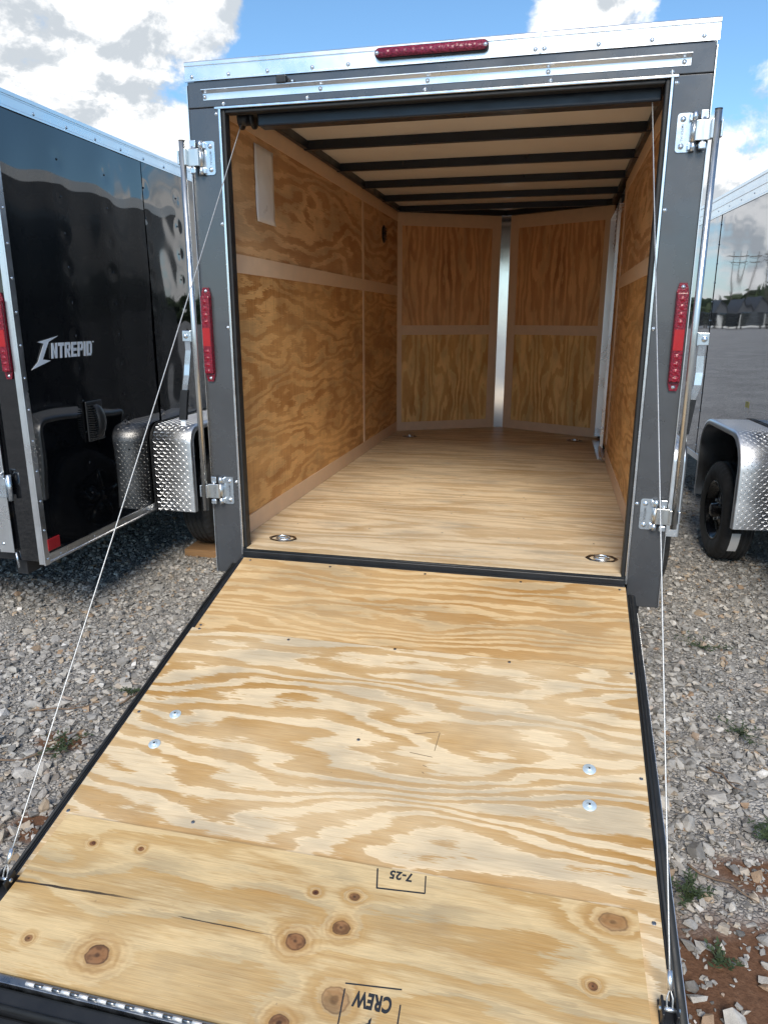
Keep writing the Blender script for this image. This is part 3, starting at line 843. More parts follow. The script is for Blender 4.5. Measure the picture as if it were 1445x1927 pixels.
for s in (-1, 1):
    x0, x1 = s * WI, s * (WI + .010)
    y1 = LN if s < 0 else 2.585
    # plywood, two courses and two lengths
    for (ya, yb) in ((.06, 2.430), (2.436, y1 + (.006 if s < 0 else 0))):
        T('plywood_panel', 'ply_wall_lo', ((x0, ya, ZF + .001), (x1, yb, zs0 + .03)))
        T('plywood_panel', 'ply_wall_up', ((x0, ya, zs0 + .034), (x1, yb, CEIL)))
    q = lambda d_: s * (WI - d_)
    for ya, yb in ((.06, 1.150), (1.152, y1)): T('baseboard', 'luan', ((q(.0005), ya, ZF + .001), (q(.006), yb, ZF + .088)))
    T('mid_batten', 'luan', ((q(.0005), .06, zs0), (q(.005), y1, zs1)))
    T('top_batten', 'luan', ((q(.0005), .06, 1.798), (q(.0055), y1, 1.885)))
    if s < 0:
        T('joint_batten', 'luan', ((q(.0005), 2.408, ZF + .0885), (q(.0045), 2.452, zs0 - .0005)), ((q(.0005), 2.408, zs1 + .0005), (q(.0045), 2.452, 1.7975)))
    T('roof_side_rail', 'bow_steel', ((s * (WI + .01), .13, 1.876), (s * (WI - .030), LN, CEIL - .001)), c=.003)
cl = MB(); cl.prism([(-WI - .02, .06), (WI + .02, .06), (WI + .02, LN), (0, LN + VN + .02), (-WI - .02, LN)], 'z', CEIL, CEIL + .01)
TB(cl, 'ceiling', 'ceiling')
for y in (.56, 1.169, 1.784, 2.400, 3.020, 3.600):
    T('roof_bow', 'bow_steel', ((-WI - .008, y, 1.872), (WI + .008, y + .028, CEIL - .0008)), c=.003)
# v-nose walls
def nose(s):
    P0, P1 = Vector((s * WI, LN, 0)), Vector((0, LN + VN, 0))
    L_ = (P1 - P0).length; ex = (P1 - P0).normalized()
    root_loc = (P0.x, P0.y, G); ang = math.atan2(ex.y, ex.x)
    def N(name, mat, *bx):
        o = B(name, mat, tr, *bx); o.location = root_loc; o.rotation_euler = (0, 0, ang); return o
    k = 1 if s > 0 else -1           # the room side is local +y for the right leaf, -y for the left one
    N('nose_panel', 'ply_nose_lo', ((0, 0, ZF + .001), (L_ - .035, -k * .01, .880)))
    N('nose_panel', 'ply_nose_up', ((0, 0, .884), (L_ - .035, -k * .01, CEIL)))
    t0, t1 = k * .0005, k * .005
    N('nose_batten', 'luan', ((.03, t0, .843), (L_ - .125, t1, .926)))
    N('nose_batten', 'luan', ((.03, t0, 1.766), (L_ - .125, t1, 1.872)))
    N('nose_batten', 'luan', ((.03, t0, ZF + .001), (L_ - .125, t1, .055)))
    N('corner_batten', 'luan', ((.004, t0, ZF + .001), (.046 if s < 0 else .075, k * .0056, 1.872)))
    N('centre_batten', 'luan', ((L_ - .135, t0, ZF + .001), (L_ - .042, k * .0058, 1.872)))
    N('front_header', 'bow_steel', ((-.0, 0, 1.874), (L_, k * .035, CEIL - .001)))
for s in (-1, 1): nose(s)
al = MB(); al.prism([(-.043, LN + VN - .030), (.043, LN + VN - .030), (.043, LN + VN - .027), (-.049, LN + VN - .027)], 'z', ZF + .001, 1.873)
TB(al, 'nose_strip', 'strip_alu')
# side door in the right wall
door = T('side_door', 'ply_wall_lo', ((WI + .012, 2.60, .02), (WI + .03, 3.40, 1.80)))
T('door_frame', 'alu', ((.858, 2.580, .075), (.862, 2.596, 1.70)), ((.862, 2.592, .06), (.880, 2.596, 1.74)), ((.862, 2.596, 1.74), (WI + .012, 3.44, 1.746)), ((.862, 3.41, .02), (WI + .012, 3.416, 1.74)), parent=door)
T('door_sill', 'alu', ((.846, 2.575, -.024), (WI + .01, 3.42, -.012)), parent=door)
MB().tube([(.858, 2.584, .075), (.860, 2.580, .045), (.866, 2.545, .015), (.880, 2.49, .002), (.895, 2.44, .0)], .010, 8).build('door_corner', 'alu', door)
lt = MB(); lt.cbox((.850, 2.568, .20), (.875, 2.60, .215), .003); lt.cbox((.846, 2.57, .17), (.856, 2.60, .18), .002); lt.build('door_latch', 'zinc', door)
vt = MB()
vt.cbox((.866, 2.60, 1.46), (.878, 2.78, 1.78), .004)
for k in range(9): vt.box((.860, 2.615, 1.48 + k * .032), (.8655, 2.765, 1.495 + k * .032))
vt.build('door_vent', 'chrome_dark', door)
T('door_edge_batten', 'luan', ((WI - .0005, 2.50, .10), (WI - .006, 2.583, 1.797)))
# wall vent
vn = MB().lathe([(.0005, .010), (.05, .010), (.066, .006), (.068, 0.0)], (0, 0, 0), 'x', 20)
for k in range(5): vn.box((.010, -.045, -.040 + k * .02), (.016, .045, -.032 + k * .02))
o = vn.build('wall_vent', 'plastic', tr, (-WI + .0008, 3.09, 1.642 + G))
# floor tie-downs: recessed pans with a ring
def tie_down(x, y):
    pan = MB().lathe([(.070, 0.0), (.068, .0022), (.060, .0026), (.055, -.004), (.040, -.012), (.0005, -.013)], (0, 0, .0005), 'z', 8)
    pan = pan.build('tie_down', 'chrome_dark', tr, (x, y, ZF + G + .003))
    pan.scale = (1.0, .72, 1.0)
    pts = [(.030 * math.cos(a), .030 * math.sin(a), .0015 + .004 * math.sin(a)) for a in np.linspace(0, 2 * math.pi, 21)]
    MB().tube(pts, .0055, 8).build('ring', 'zinc', pan)
    MB().cbox((-.014, -.008, -.006), (.014, .008, .006), .003).build('ring_strap', 'zinc', pan)
for x, y in ((-.705, .165), (.752, .20), (-.715, 3.30), (.70, 3.40)): tie_down(x, y)

# winch drums with the counterbalance spring behind the header
for s in (-1, 1):
    wd_ = MB().lathe([(.0005, -.030), (.040, -.030), (.040, -.024), (.026, -.022), (.026, .018), (.040, .022), (.040, .030), (.0005, .030)], (s * .765, .105, 1.768), 'x', 24, True)
    TB(wd_, 'cable_drum', 'plastic')
sp = MB(); pts = []
for k in range(420):
    a = k * .55; pts.append((-.72 + k * 1.44 / 420, .160 + .021 * math.cos(a), 1.775 + .021 * math.sin(a)))
sp.tube(pts, .0045, 5)
TB(sp, 'counterbalance_spring', 'black_steel')
TB(MB().tube([(-.80, .160, 1.775), (.80, .160, 1.775)], .010, 8), 'spring_shaft', 'steel')

# ------------------------------------------------------------------ ramp door
RA, HY, HZ = .2601, -.046, -.056 + G
rp = MB()
for s in (-1, 1):
    rp.box((s * .800, -1.88, -.052), (s * .8345, -.004, -.006))
for t_ in (.02, .45, .9, 1.35, 1.80): rp.box((-.80, -t_ - .05, -.05), (.80, -t_, -.0205))
ramp = rp.build('ramp_door', 'black_steel', tr)
ramp.location = (0, HY, HZ); ramp.rotation_euler = (RA, 0, 0)
def RB(name, mat, *bx, c=None): return B(name, mat, ramp, *bx, c=c)
RB('plywood_sheet', 'ply_ramp_a', ((-.812, -.5045, -.020), (.8335, -.003, 0)))
RB('plywood_sheet', 'ply_ramp_b', ((-.8225, -1.818, -.020), (.8335, -.5065, 0)))
RB('ramp_skin', 'charcoal', ((-.83, -1.88, -.056), (.83, -.01, -.053)))
for s in (-1, 1):
    sl = MB(); x = s * .8355
    sl.box((x, -1.88, -.05), (x + s * .012, -.045, -.004))
    if s > 0: sl.tube([(x + s * .021, -1.88, -.014), (x + s * .021, -.05, -.014)], .0125, 10)
    sl.tube([(x + s * .010, -1.88, -.003), (x + s * .010, -.05, -.003)], .0055, 8)
    sl.build('ramp_seal', 'rubber', ramp)
    if s < 0: sl = None; continue
    RB('ramp_edge', 'alu', ((x + s * .034, -1.88, -.05), (x + s * .0365, -.14, -.020)))
    RB('edge_angle', 'black_steel', ((x + s * .012, -1.88, -.05), (x + s * .0338, -.14, -.030)))
# the folded transition flap with its piano hinge
flap = MB(); flap.prism([(-.7865, -1.380), (-.815, -1.800), (.795, -1.800), (.778, -1.376)], 'z', .0008, .0155)
flap = flap.build('transition_flap', 'ply_flap', ramp)
RB('flap_rail', 'chrome_dark', ((-.835, -1.8205, -.018), (.835, -1.801, .006)), c=.002)
RB('end_channel', 'black_steel', ((-.835, -1.868, -.055), (.835, -1.821, -.012)), ((-.835, -1.93, -.060), (.835, -1.8685, -.030)), c=.006)
MB().tube([(-.835, -1.862, -.010), (.835, -1.862, -.010)], .007, 8).build('end_seal', 'rubber', ramp)
MB().tube([(-.835, -1.905, -.026), (.835, -1.905, -.026)], .010, 8).build('end_seal', 'rubber', ramp)
kn_a = MB().tube([(-.0116, 0, 0), (.0116, 0, 0)], .0042, 10).mesh('hinge_knuckle', 'alu_matte')
kn_b = MB().tube([(-.0116, 0, 0), (.0116, 0, 0)], .0038, 10).mesh('hinge_knuckle', 'chrome_dark')
for k in range(60):
    put('hinge_knuckle', kn_a if k % 2 == 0 else kn_b, ramp, (-.60 + k * .0236, -1.811, .0072))
# fender washers and bolts, and the panel screws
for x, t_ in ((-.669, .951), (-.675, 1.083), (.675, .951), (.673, 1.079)):
    wa = MB().lathe([(.0005, .0022), (.018, .0022), (.0195, .0012), (.0195, .0001)], (0, 0, 0), 'z', 20)
    wa = wa.build('bolt_washer', 'washer', ramp, (x, -t_, .0002))
    MB().lathe([(.0005, .0065), (.005, .0062), (.0085, .0045), (.0095, .0022)], (0, 0, 0), 'z', 12).build('bolt_head', 'washer', wa)
    MB().lathe([(.0035, .0072), (.0035, .0066), (.0005, .0066)], (0, 0, .0001), 'z', 6).build('bolt_socket', 'black_steel', wa)
ps = MB().lathe([(.0005, .0006), (.0036, .0012), (.0050, .0004), (.0058, .0001)], (0, 0, 0), 'z', 8).mesh('screw', 'chrome_dark')
for x, t_ in ((-.79, .51), (-.417, .521), (-.006, .512), (.41, .518), (.822, .512), (-.795, .488), (-.80, .96), (.82, .96), (-.03, .955), (-.775, .02), (-.40, .022), (.02, .02), (.42, .022), (.81, .022), (.816, 1.391), (-.42, 1.33), (-.805, 1.36)):
    put('screw', ps, ramp, (x, -t_, .0002))
for x in (-.72, -.36, .02, .38, .74):
    for y in (.43, .80, 1.19, 1.26, 1.63, 2.05, 2.41, 2.47, 2.83): put('screw', ps, tr, (x + random.uniform(-.015, .015), y + random.uniform(-.012, .012), ZF + G + .0003), (0, 0, 0), .8)
# ink stamps, upside down as seen from the foot of the ramp
def text_mesh(body, size, mat, parent, x, t_, z, name='stamp_text', rz=math.pi, bold=.0, xs=1.0):
    cu = bpy.data.curves.new(name, 'FONT'); cu.body = body; cu.size = size; cu.align_x = 'CENTER'; cu.align_y = 'CENTER'
    cu.offset = bold; cu.space_character = 1.08
    tmp = bpy.data.objects.new(name, cu); col.objects.link(tmp)
    dg = bpy.context.evaluated_depsgraph_get(); dg.update()
    me = bpy.data.meshes.new_from_object(tmp.evaluated_get(dg)); bpy.data.objects.remove(tmp)
    me.materials.clear(); me.materials.append(M[mat])
    o = bpy.data.objects.new(name, me); col.objects.link(o); o.parent = parent; o.location = (x, -t_, z); o.rotation_euler = (0, 0, rz); o.scale = (xs, 1, 1)
    return o
for s, rod_ in LOCKS:                       # maker's name pressed into the catch plates
    for zc in (1.607, .240):
        o = text_mesh('IMPERIAL', .0125, 'chrome_dark', rod_, s * .884, .0046, zc, name='plate_lettering', bold=.0002)
        o.rotation_euler = (R(90), R(90), 0)
zst = .0158
text_mesh('7-25', .031, 'ink', ramp, .198, 1.392, zst, bold=.0012)
text_mesh('CREW', .044, 'ink', ramp, .196, 1.696, zst, bold=.0020, xs=.66)
text_mesh('B', .042, 'ink', ramp, .194, 1.742, zst, bold=.0018, xs=.75)
def ink_line(a, b, wdt, zst=zst, mat='ink'):
    a, b = Vector((a[0], -a[1], 0)), Vector((b[0], -b[1], 0)); dv = (b - a).normalized(); n = Vector((-dv.y, dv.x, 0)) * wdt / 2
    MB().add([(*(a - n).xy, zst), (*(b - n).xy, zst), (*(b + n).xy, zst), (*(a + n).xy, zst)], [(0, 1, 2, 3)]).build('stamp_line', mat, ramp)
ink_line((.143, 1.436), (.267, 1.428), .0042); ink_line((.134, 1.383), (.1445, 1.437), .0042); ink_line((.2605, 1.381), (.2665, 1.428), .0034)
for a_, b_ in (((.140, .902), (.216, .881)), ((.219, .884), (.214, .960)), ((.140, .978), (.212, .985)), ((.188, 1.02), (.200, 1.023)), ((.190, 1.045), (.197, 1.05))): ink_line(a_, b_, .0022, .0006, 'ink_faint')
ink_line((.126, 1.671), (.255, 1.660), .0034); ink_line((.128, 1.682), (.135, 1.790), .0034); ink_line((.258, 1.691), (.262, 1.790), .0034)
# cable anchors at the foot of the ramp
def ramp_pt(x, t_, h): return Vector((x, HY - t_ * math.cos(RA) - h * math.sin(RA) * -1 * -1, HZ - t_ * math.sin(RA) + h * math.cos(RA)))
for s in (-1, 1):
    tt = 1.590 if s < 0 else 1.585
    x = s * .826
    an = MB()
    an.cbox((x - .020, -tt - .055, .0005), (x + .020, -tt + .02, .005), .002)
    an.cbox((x - .018, -tt - .030, .004), (x - .012, -tt + .012, .040), .002)
    an.cbox((x + .012, -tt - .030, .004), (x + .018, -tt + .012, .040), .002)
    ank = an.build('cable_anchor', 'black_steel', ramp)
    MB().tube([(x - .022, -tt - .010, .028), (x + .022, -tt - .010, .028)], .005, 8).build('anchor_pin', 'zinc', ank)
    MB().tube([(x - .006, -tt - .012, .026), (x - .006, -tt + .005, .045), (x, -tt + .018, .058), (x + .006, -tt + .005, .045), (x + .006, -tt - .012, .026)], .0022, 6).build('cable_loop', 'cable', ank)
# lifting cables
for s in (-1, 1):
    tt = 1.590 if s < 0 else 1.585
    foot = Vector((s * .826, HY - (tt - .018) * math.cos(RA) - .058 * math.sin(RA), HZ - (tt - .018) * math.sin(RA) + .058 * math.cos(RA)))
    topp = Vector((s * .785, .082, 1.742 + G))
    cb = MB()
    n = 40
    pts = []
    for k in range(n + 1):
        f = k / n; p = foot.lerp(topp, f); p.z -= (.016 if s < 0 else .006) * math.sin(math.pi * f); pts.append(p)
    cb.tube(pts, .0020, 7)
    co_ = cb.build('lift_cable', 'cable', tr)
    dv = (topp - foot).normalized()
    MB().tube([foot - dv * .004, foot + dv * .034], .0062, 10).build('crimp_sleeve', 'alu', co_)

# ------------------------------------------------------------------ documents pouch on the left wall
pu = MB(); ny, nz = 8, 12
vs = []
for i in range(ny + 1):
    for j in range(nz + 1):
        y = .475 + (.705 - .475) * i / ny + (.012 if j == 0 else 0); z = 1.430 + .335 * j / nz
        bulge = .010 * math.sin(math.pi * i / ny) * math.sin(math.pi * min(1, j / nz * 1.1)) + .002 * math.sin(i * 2.1 + j * 1.3)
        vs.append((-WI + .003 + max(0, bulge), y, z + G))
pu.add(vs, [(i * (nz + 1) + j, (i + 1) * (nz + 1) + j, (i + 1) * (nz + 1) + j + 1, i * (nz + 1) + j + 1) for i in range(ny) for j in range(nz)], True)
po = pu.build('document_pouch', 'paper'); sol = po.modifiers.new('thickness', 'SOLIDIFY'); sol.thickness = .002
tag(po, 'white paper in a clear plastic pouch stapled to the left plywood wall', 'document pouch')

# ------------------------------------------------------------------ black trailer on the left
LT_X, LT_A = -1.9, math.atan(.028)
lt = empty('cargo_trailer', (LT_X, 0, 0), LT_A)
tag(lt, 'glossy black enclosed cargo trailer with white lettering and tread-plate fender, left of the open one', 'trailer')
rows = [1.735, 1.565, 1.395, 1.235, 1.065, .90, .735, .565, .40, .235, .07]
WT_ = 1.944
def LZ(o): o.location = ZG; return o
LL = 3.9
LZ(wavy_side(lt, 'black_paint', 0.0, 1, .034, 1.2515, -.165, 1.885, .0027, 4.3, rows=rows, y_first=.45, dimple=.0016))
LZ(wavy_side(lt, 'black_paint', .0022, 1, 1.2520, LL, -.165, 1.885, .0034, 7.7, rows=rows, y_first=1.27, dimple=.0022))
ib = MB(); ib.box((-WT_ + .02, .03, -.19), (-.02, LL, 1.94)); LZ(ib.build('body', 'black_steel', lt))
LZ(B('side_panel', 'black_paint', lt, ((-WT_, .03, -.165), (-WT_ + .019, LL, 1.885))))
LZ(MB().prism([(-WT_, LL), (0, LL), (-WT_ / 2, LL + .6)], 'z', -.165, 1.95).build('nose_skin', 'black_paint', lt))
LZ(MB().prism([(.003, 1.876), (.006, 1.876), (.006, 1.885), (.004, 1.888), (.004, 1.925), (.001, 1.928), (.001, 1.934), (.005, 1.936), (.005, 1.952), (-.03, 1.958), (-.03, 1.95), (.0, 1.945), (-.006, 1.88)], 'y', .0, LL).build('top_rail', 'alu', lt))
o = lt.children[-1]
LZ(B('corner_trim', 'alu', lt, ((-.004, -.004, -.20), (.0045, .033, 1.90)), ((-.030, -.0045, -.195), (-.0042, -.001, 1.90))))
LZ(MB().prism([(.001, -.197), (.006, -.197), (.006, -.188), (.003, -.185), (.003, -.160), (.006, -.157), (.006, -.148), (.001, -.148)], 'y', .034, 1.095).build('bottom_rail', 'alu', lt))
LZ(B('bottom_rail', 'alu', lt, ((.001, 2.11, -.197), (.005, LL, -.148))))
LZ(B('roof', 'alu', lt, ((-WT_, .0, 1.945), (-.03, LL, 1.957))))
# black domed fixings of the skin
for yy in np.arange(.45, 3.3, .405):
    for zz in rows:
        if yy > 2.3 and zz < 1.2: continue
        y_ = float(yy); 
        put('rivet', SCREW, lt, (.0004 if y_ < 1.25 else .003, y_, zz + G), (0, 0, R(90)), .72)
rv = SCREW.copy(); rv.materials.clear(); rv.materials.append(M['black_paint'])
for c_ in lt.children:
    if c_.name.startswith('rivet'): c_.data = rv
for y_ in np.arange(.06, 3.6, .245): screw(lt, (.0042, float(y_), 1.897 + G), (0, 0, R(90)))
for z_ in np.arange(-.17, 1.85, .148): screw(lt, (.0048, .017, float(z_) + G), (0, 0, R(90)), .85)
for y_ in (.12, .42, .72, 1.0): screw(lt, (.0034, y_, -.1725 + G), (0, 0, R(90)), .7)
# lettering
def flat_poly(mb, polys, ox):
    for p in polys:
        n = len(p)
        mb.add([(ox, y, z) for y, z in p] + [(ox - .0016, y, z) for y, z in p], [tuple(range(n))] + [(i, n + i, n + (i + 1) % n, (i + 1) % n) for i in range(n)])
lg = MB()
I_ = [[(.0, .0), (.12, .045), (.085, .055), (.075, .055), (.055, .035)], [(.055, .035), (.085, .055), (.128, .118), (.105, .118)], [(.105, .118), (.128, .118), (.155, .130), (.205, .150), (.075, .128)]]
I_ = [[(0, 0), (.148, .036), (.090, .044), (.052, .034)], [(.052, .034), (.090, .044), (.148, .125), (.110, .118)], [(.110, .118), (.148, .125), (.225, .152), (.066, .126)]]
flat_poly(lg, [[(.066 + y, .752 + z) for y, z in p] for p in I_], .009)
lw, lh, ly, lz = .046, .074, .222, .797
def bar(a, b, c, d_): return [a, b, c, d_]
def let(ch, ox):
    q = lambda x, z: (ox + x * lw + z * .012, lz + z * lh)
    st = [[q(0, 0), q(.34, 0), q(.34, 1), q(0, 1)]]
    if ch == 'N': return st + [[q(.66, 0), q(1, 0), q(1, 1), q(.66, 1)], [q(.34, 1), q(.20, 1), q(.66, 0), q(.80, 0)]]
    if ch == 'T': return [[q(.32, 0), q(.68, 0), q(.68, .78), q(.32, .78)], [q(0, .78), q(1, .78), q(1, 1), q(0, 1)]]
    if ch == 'E': return st + [[q(.34, k), q(.95, k), q(.95, k + .2), q(.34, k + .2)] for k in (0, .40, .80)]
    if ch == 'I': return st
    bowl = [[q(.34, .82), q(.70, .82), q(.85, 1), q(.34, 1)], [q(.70, .82), q(1, .84), q(.85, 1)], [q(.70, .82), q(.70, .58), q(1, .56), q(1, .84)], [q(.34, .40), q(.85, .40), q(.70, .58), q(.34, .58)], [q(.70, .58), q(.85, .40), q(1, .56)]]
    if ch == 'P': return st + bowl
    if ch == 'R': return st + bowl + [[q(.38, .40), q(.66, 0), q(1.02, 0), q(.72, .42)]]
    if ch == 'D': return st + [[q(.34, .82), q(.68, .82), q(.82, 1), q(.34, 1)], [q(.68, .82), q(1, .80), q(.82, 1)], [q(.68, .18), q(1, .20), q(1, .80), q(.68, .82)], [q(.34, 0), q(.82, 0), q(.68, .18), q(.34, .18)], [q(.68, .18), q(.82, 0), q(1, .20)]]
ox = ly
for chh in 'NTREPID':
    flat_poly(lg, let(chh, ox), .009); ox += (lw * .38 if chh == 'I' else lw) + .0075
flat_poly(lg, [[(ox + .010, lz + lh), (ox + .010, lz + lh - .007), (ox + .020, lz + lh - .007), (ox + .020, lz + lh)]], .009)
LZ(lg.build('lettering', 'white_vinyl', lt))
LZ(B('rear_reflector', 'red_tape', lt, ((.002, .030, -.135), (.0078, .122, -.075)), c=.002))
# side vent scoop
sv_ = MB(); sv_.cbox((.002, .455, .345), (.014, .600, .560), .006)
bm = bmesh.new(); bmesh.ops.create_uvsphere(bm, u_segments=20, v_segments=14, radius=1.0, matrix=Matrix.Translation((.010, .535, .450)) @ Matrix.Diagonal((.050, .058, .092, 1)))
for v in bm.verts:
    if v.co.x < .012: v.co.x = .012
    if v.co.y < .500: v.co.y = .500
sv_.from_bm(bm, True)
for k in range(15): sv_.box((.014, .462, .362 + k * .0125), (.030 + .018 * math.sin(math.pi * (k + .5) / 15), .502, .3665 + k * .0125))
LZ(sv_.build('side_vent', 'plastic', lt))
# rear face
LZ(B('rear_door', 'black_paint', lt, ((-WT_ + .15, -.020, -.12), (-.150, .0, 1.80))))
LZ(B('rear_post', 'black_paint', lt, ((-.148, -.002, -.18), (-.031, .03, 1.88))))
LZ(B('rear_header', 'black_paint', lt, ((-WT_, -.002, 1.80), (-.031, .03, 1.90))))
LZ(B('rear_panel', 'black_paint', lt, ((-WT_, .0305, -.18), (-.0315, .034, 1.88))))
o = LZ(led_bar(lt, -.0565, 1.10, .715))
LZ(B('door_trim', 'alu', lt, ((-.225, -.026, -.135), (-.145, -.0205, 1.79)), ((-.60, -.0255, -.120), (-.2255, -.0205, -.075)), c=.002))
rod = LZ(MB().tube([(-.192, -.052, .17), (-.192, -.052, 1.60)], .013, 14).build('lock_bar', 'steel', lt))
kp = MB(); kp.cbox((-.178, -.046, .150), (-.128, -.028, .250), .004); kp.tube([(-.118, -.03, .135), (-.118, -.03, .262)], .012, 12)
kp.cbox((-.235, -.068, .155), (-.178, -.034, .162), .002); kp.cbox((-.235, -.068, .235), (-.178, -.034, .242), .002); kp.cbox((-.170, -.055, .250), (-.135, -.035, .275), .004)
kp.build('catch_plate', 'zinc', rod)
LZ(MB().tube([(-.148, -.012, -.136), (-.140, -.012, -.215)], .005, 8).build('pin', 'zinc', lt))
for z_ in (-.09,): screw(lt, (-.20, -.0265, z_ + G)); 
screw(lt, (-.25, -.0262, -.088 + G))
LZ(fender(lt, 1, .001, 1.58, -.20, .345, half=.485, wd=.275, rad=.11))
wheel(lt, 1, .270, 1.60, .33 + .052, rim='spoke_rim')
cc = MB()
for x in (-.15, -1.8): cc.box((x - .03, .02, -.26), (x + .03, LL, -.19))
cc.tube([(-1.9, 1.6, .38 - G), (.05, 1.6, .38 - G)], .035, 10)
LZ(cc.build('chassis', 'black_steel', lt))
wheel(lt, -1, -WT_ - .22, 1.60, .33, rim='spoke_rim')
# timber under its wheel
bk = MB().cbox((-.045, -.19, 0), (.045, .19, .052), .004)
bk = MB().cbox((-.14, -.19, .0), (.14, .19, .052), .004).build('wood_block', 'block_wood')
bk.location = (-1.765, 1.55, .0); bk.rotation_euler = (0, 0, LT_A)
tag(bk, 'short brown timber block under the wheel of the black trailer', 'block')

# ------------------------------------------------------------------ grey trailer on the right
RT_A = math.atan(.067)
rt = empty('cargo_trailer', (1.965, .50, 0), RT_A)
tag(rt, 'shiny grey enclosed cargo trailer with tread-plate fender, mirroring the yard, right of the open one', 'trailer')
RL = 5.9
def RZ(o): o.location = ZG; return o
RZ(wavy_side(rt, 'grey_side', 0.0, -1, .03, 3.285, -.165, 1.80, .00055, 9.1, rows=[], y_first=.45))
RZ(wavy_side(rt, 'grey_side', -.0015, -1, 3.2855, RL, -.165, 1.80, .0006, 12.4, rows=[], y_first=.45))
RZ(B('body', 'black_steel', rt, ((.02, .0, -.19), (WT_, RL, 1.94))))
RZ(MB().prism([(0, RL), (WT_, RL), (WT_ / 2, RL + .6)], 'z', -.165, 1.95).build('nose_skin', 'grey_side', rt))
RZ(MB().prism([(-.003, 1.795), (-.007, 1.795), (-.007, 1.806), (-.004, 1.81), (-.004, 1.862), (-.008, 1.865), (-.008, 1.878), (-.003, 1.882), (-.003, 1.925), (-.007, 1.93), (-.007, 1.952), (.03, 1.958), (.03, 1.80)], 'y', 0, RL).build('top_rail', 'alu', rt))
RZ(B('roof', 'alu', rt, ((.03, .0, 1.946), (WT_, RL, 1.9575))))
RZ(B('bottom_rail', 'alu', rt, ((-.006, .02, -.20), (-.0008, 1.19, -.15)), ((-.006, 2.21, -.20), (-.0022, RL, -.15))))
RZ(B('seam_cover', 'black_steel', rt, ((-.0038, 3.282, -.15), (-.0016, 3.2885, 1.795))))
for z_ in np.arange(-.08, 1.78, .15): screw(rt, (-.0038, 3.285, float(z_) + G), (0, 0, R(-90)), .9)
for y_ in np.arange(.1, RL, .3): screw(rt, (-.0042, float(y_), 1.836 + G), (0, 0, R(-90)), .8)
RZ(B('rear_panel', 'grey_side', rt, ((.005, -.004, -.18), (WT_ - .005, -.0005, 1.88))))
RZ(fender(rt, -1, -.001, 1.70, -.265, .315, half=.475, wd=.265, rad=.22))
wt = wheel(rt, -1, -.262, 1.70, .33, rim='steel_rim')
stk = MB()
for k in range(6):
    a0 = math.radians(-168 + k * 4.4)
    for (u0, u1) in ((.050, .104),):
        a1 = a0 + math.radians(4.4)
        stk.add([(-.262 + u, 1.70 + .3325 * math.cos(a), .33 + .3325 * math.sin(a)) for a in (a0, a1) for u in (u0, u1)], [(0, 1, 3, 2)])
RZW = stk.build('tyre_label', 'paper', rt)
wheel(rt, 1, WT_ + .22, 1.70, .33, rim='steel_rim')
RZ(B('warning_sticker', 'sticker_yellow', rt, ((-.0025, 2.05, .385), (-.0012, 2.12, .425))))
RZ(B('warning_sticker', 'paper', rt, ((-.0025, 2.05, .345), (-.0012, 2.12, .3845))))
cc = MB()
for x in (.15, 1.8): cc.box((x - .03, .02, -.26), (x + .03, RL, -.19))
cc.tube([(-.05, 1.7, .33 - G), (1.9, 1.7, .33 - G)], .035, 10)
RZ(cc.build('chassis', 'black_steel', rt))

# ------------------------------------------------------------------ weeds and twigs
def weed(x, y, h, n, spread, label):
    root = empty('weed', (x, y, .004)); tag(root, label, 'weed', 'weeds in the gravel')
    mb = MB()
    for k in range(n):
        a = random.uniform(0, 2 * math.pi); L_ = h * random.uniform(.6, 1.25); sp_ = spread * random.uniform(.4, 1.2)
        pts = [(0, 0, 0)]
        for j in range(1, 5):
            f = j / 4; pts.append((math.cos(a) * sp_ * f + random.uniform(-.006, .006), math.sin(a) * sp_ * f + random.uniform(-.006, .006), L_ * (f - .45 * f * f) + .010))
        mb.tube(pts, [.0018, .0016, .0013, .0010, .0005], 4, False)
        for j in range(1, 5):
            p = Vector(pts[j])
            for q in range(3):
                b_ = random.uniform(0, 6.28); l = random.uniform(.010, .024); dv = Vector((math.cos(b_) * l, math.sin(b_) * l, random.uniform(-.002, .010))); sd = Vector((-math.sin(b_), math.cos(b_), 0)) * l * .18
                mb.add([p, p + dv * .5 + sd, p + dv, p + dv * .5 - sd], [(0, 1, 2, 3)])
    mb.build('foliage', 'leaf', root)
for a in ((1.294, .626, .035, 9, .14, 'thin spreading green weed on the right gravel nearest the parked trailers'),
          (1.294, -.159, .04, 9, .10, 'wiry green weed halfway along the ramp on the right gravel'),
          (.955, -1.10, .07, 14, .06, 'dense green weed against the right edge of the ramp'),
          (1.245, -.79, .06, 14, .06, 'leafy green weed at the right border of the picture'),
          (.998, -1.29, .02, 7, .04, 'tiny flat green sprig on the bare red earth'),
          (-1.221, -.85, .05, 14, .10, 'low green weed among the rocks left of the ramp'),
          (-1.20, -.42, .03, 7, .08, 'sparse dry-green weed by the left ramp edge')):
    weed(*a)
def twig(x, y, ang, L_, label):
    pts = []; 
    for k in range(6):
        f = k / 5 - .5; pts.append((f * L_, .02 * math.sin(k * 1.7 + x * 9) * L_ * 2, .014 + .006 * math.sin(k * 2.1 + y * 5)))
    mb = MB().tube(pts, [.0032, .0036, .0034, .003, .0024, .0012], 6)
    p = pts[3]; mb.tube([p, (p[0] + L_ * .18, p[1] + L_ * .14, p[2] + .008), (p[0] + L_ * .26, p[1] + L_ * .17, p[2] + .004)], [.0022, .0016, .0007], 5)
    o = mb.build('twig', 'twig'); o.location = (x, y, .008); o.rotation_euler = (0, 0, ang); tag(o, label, 'twig', 'dry twigs on the gravel')
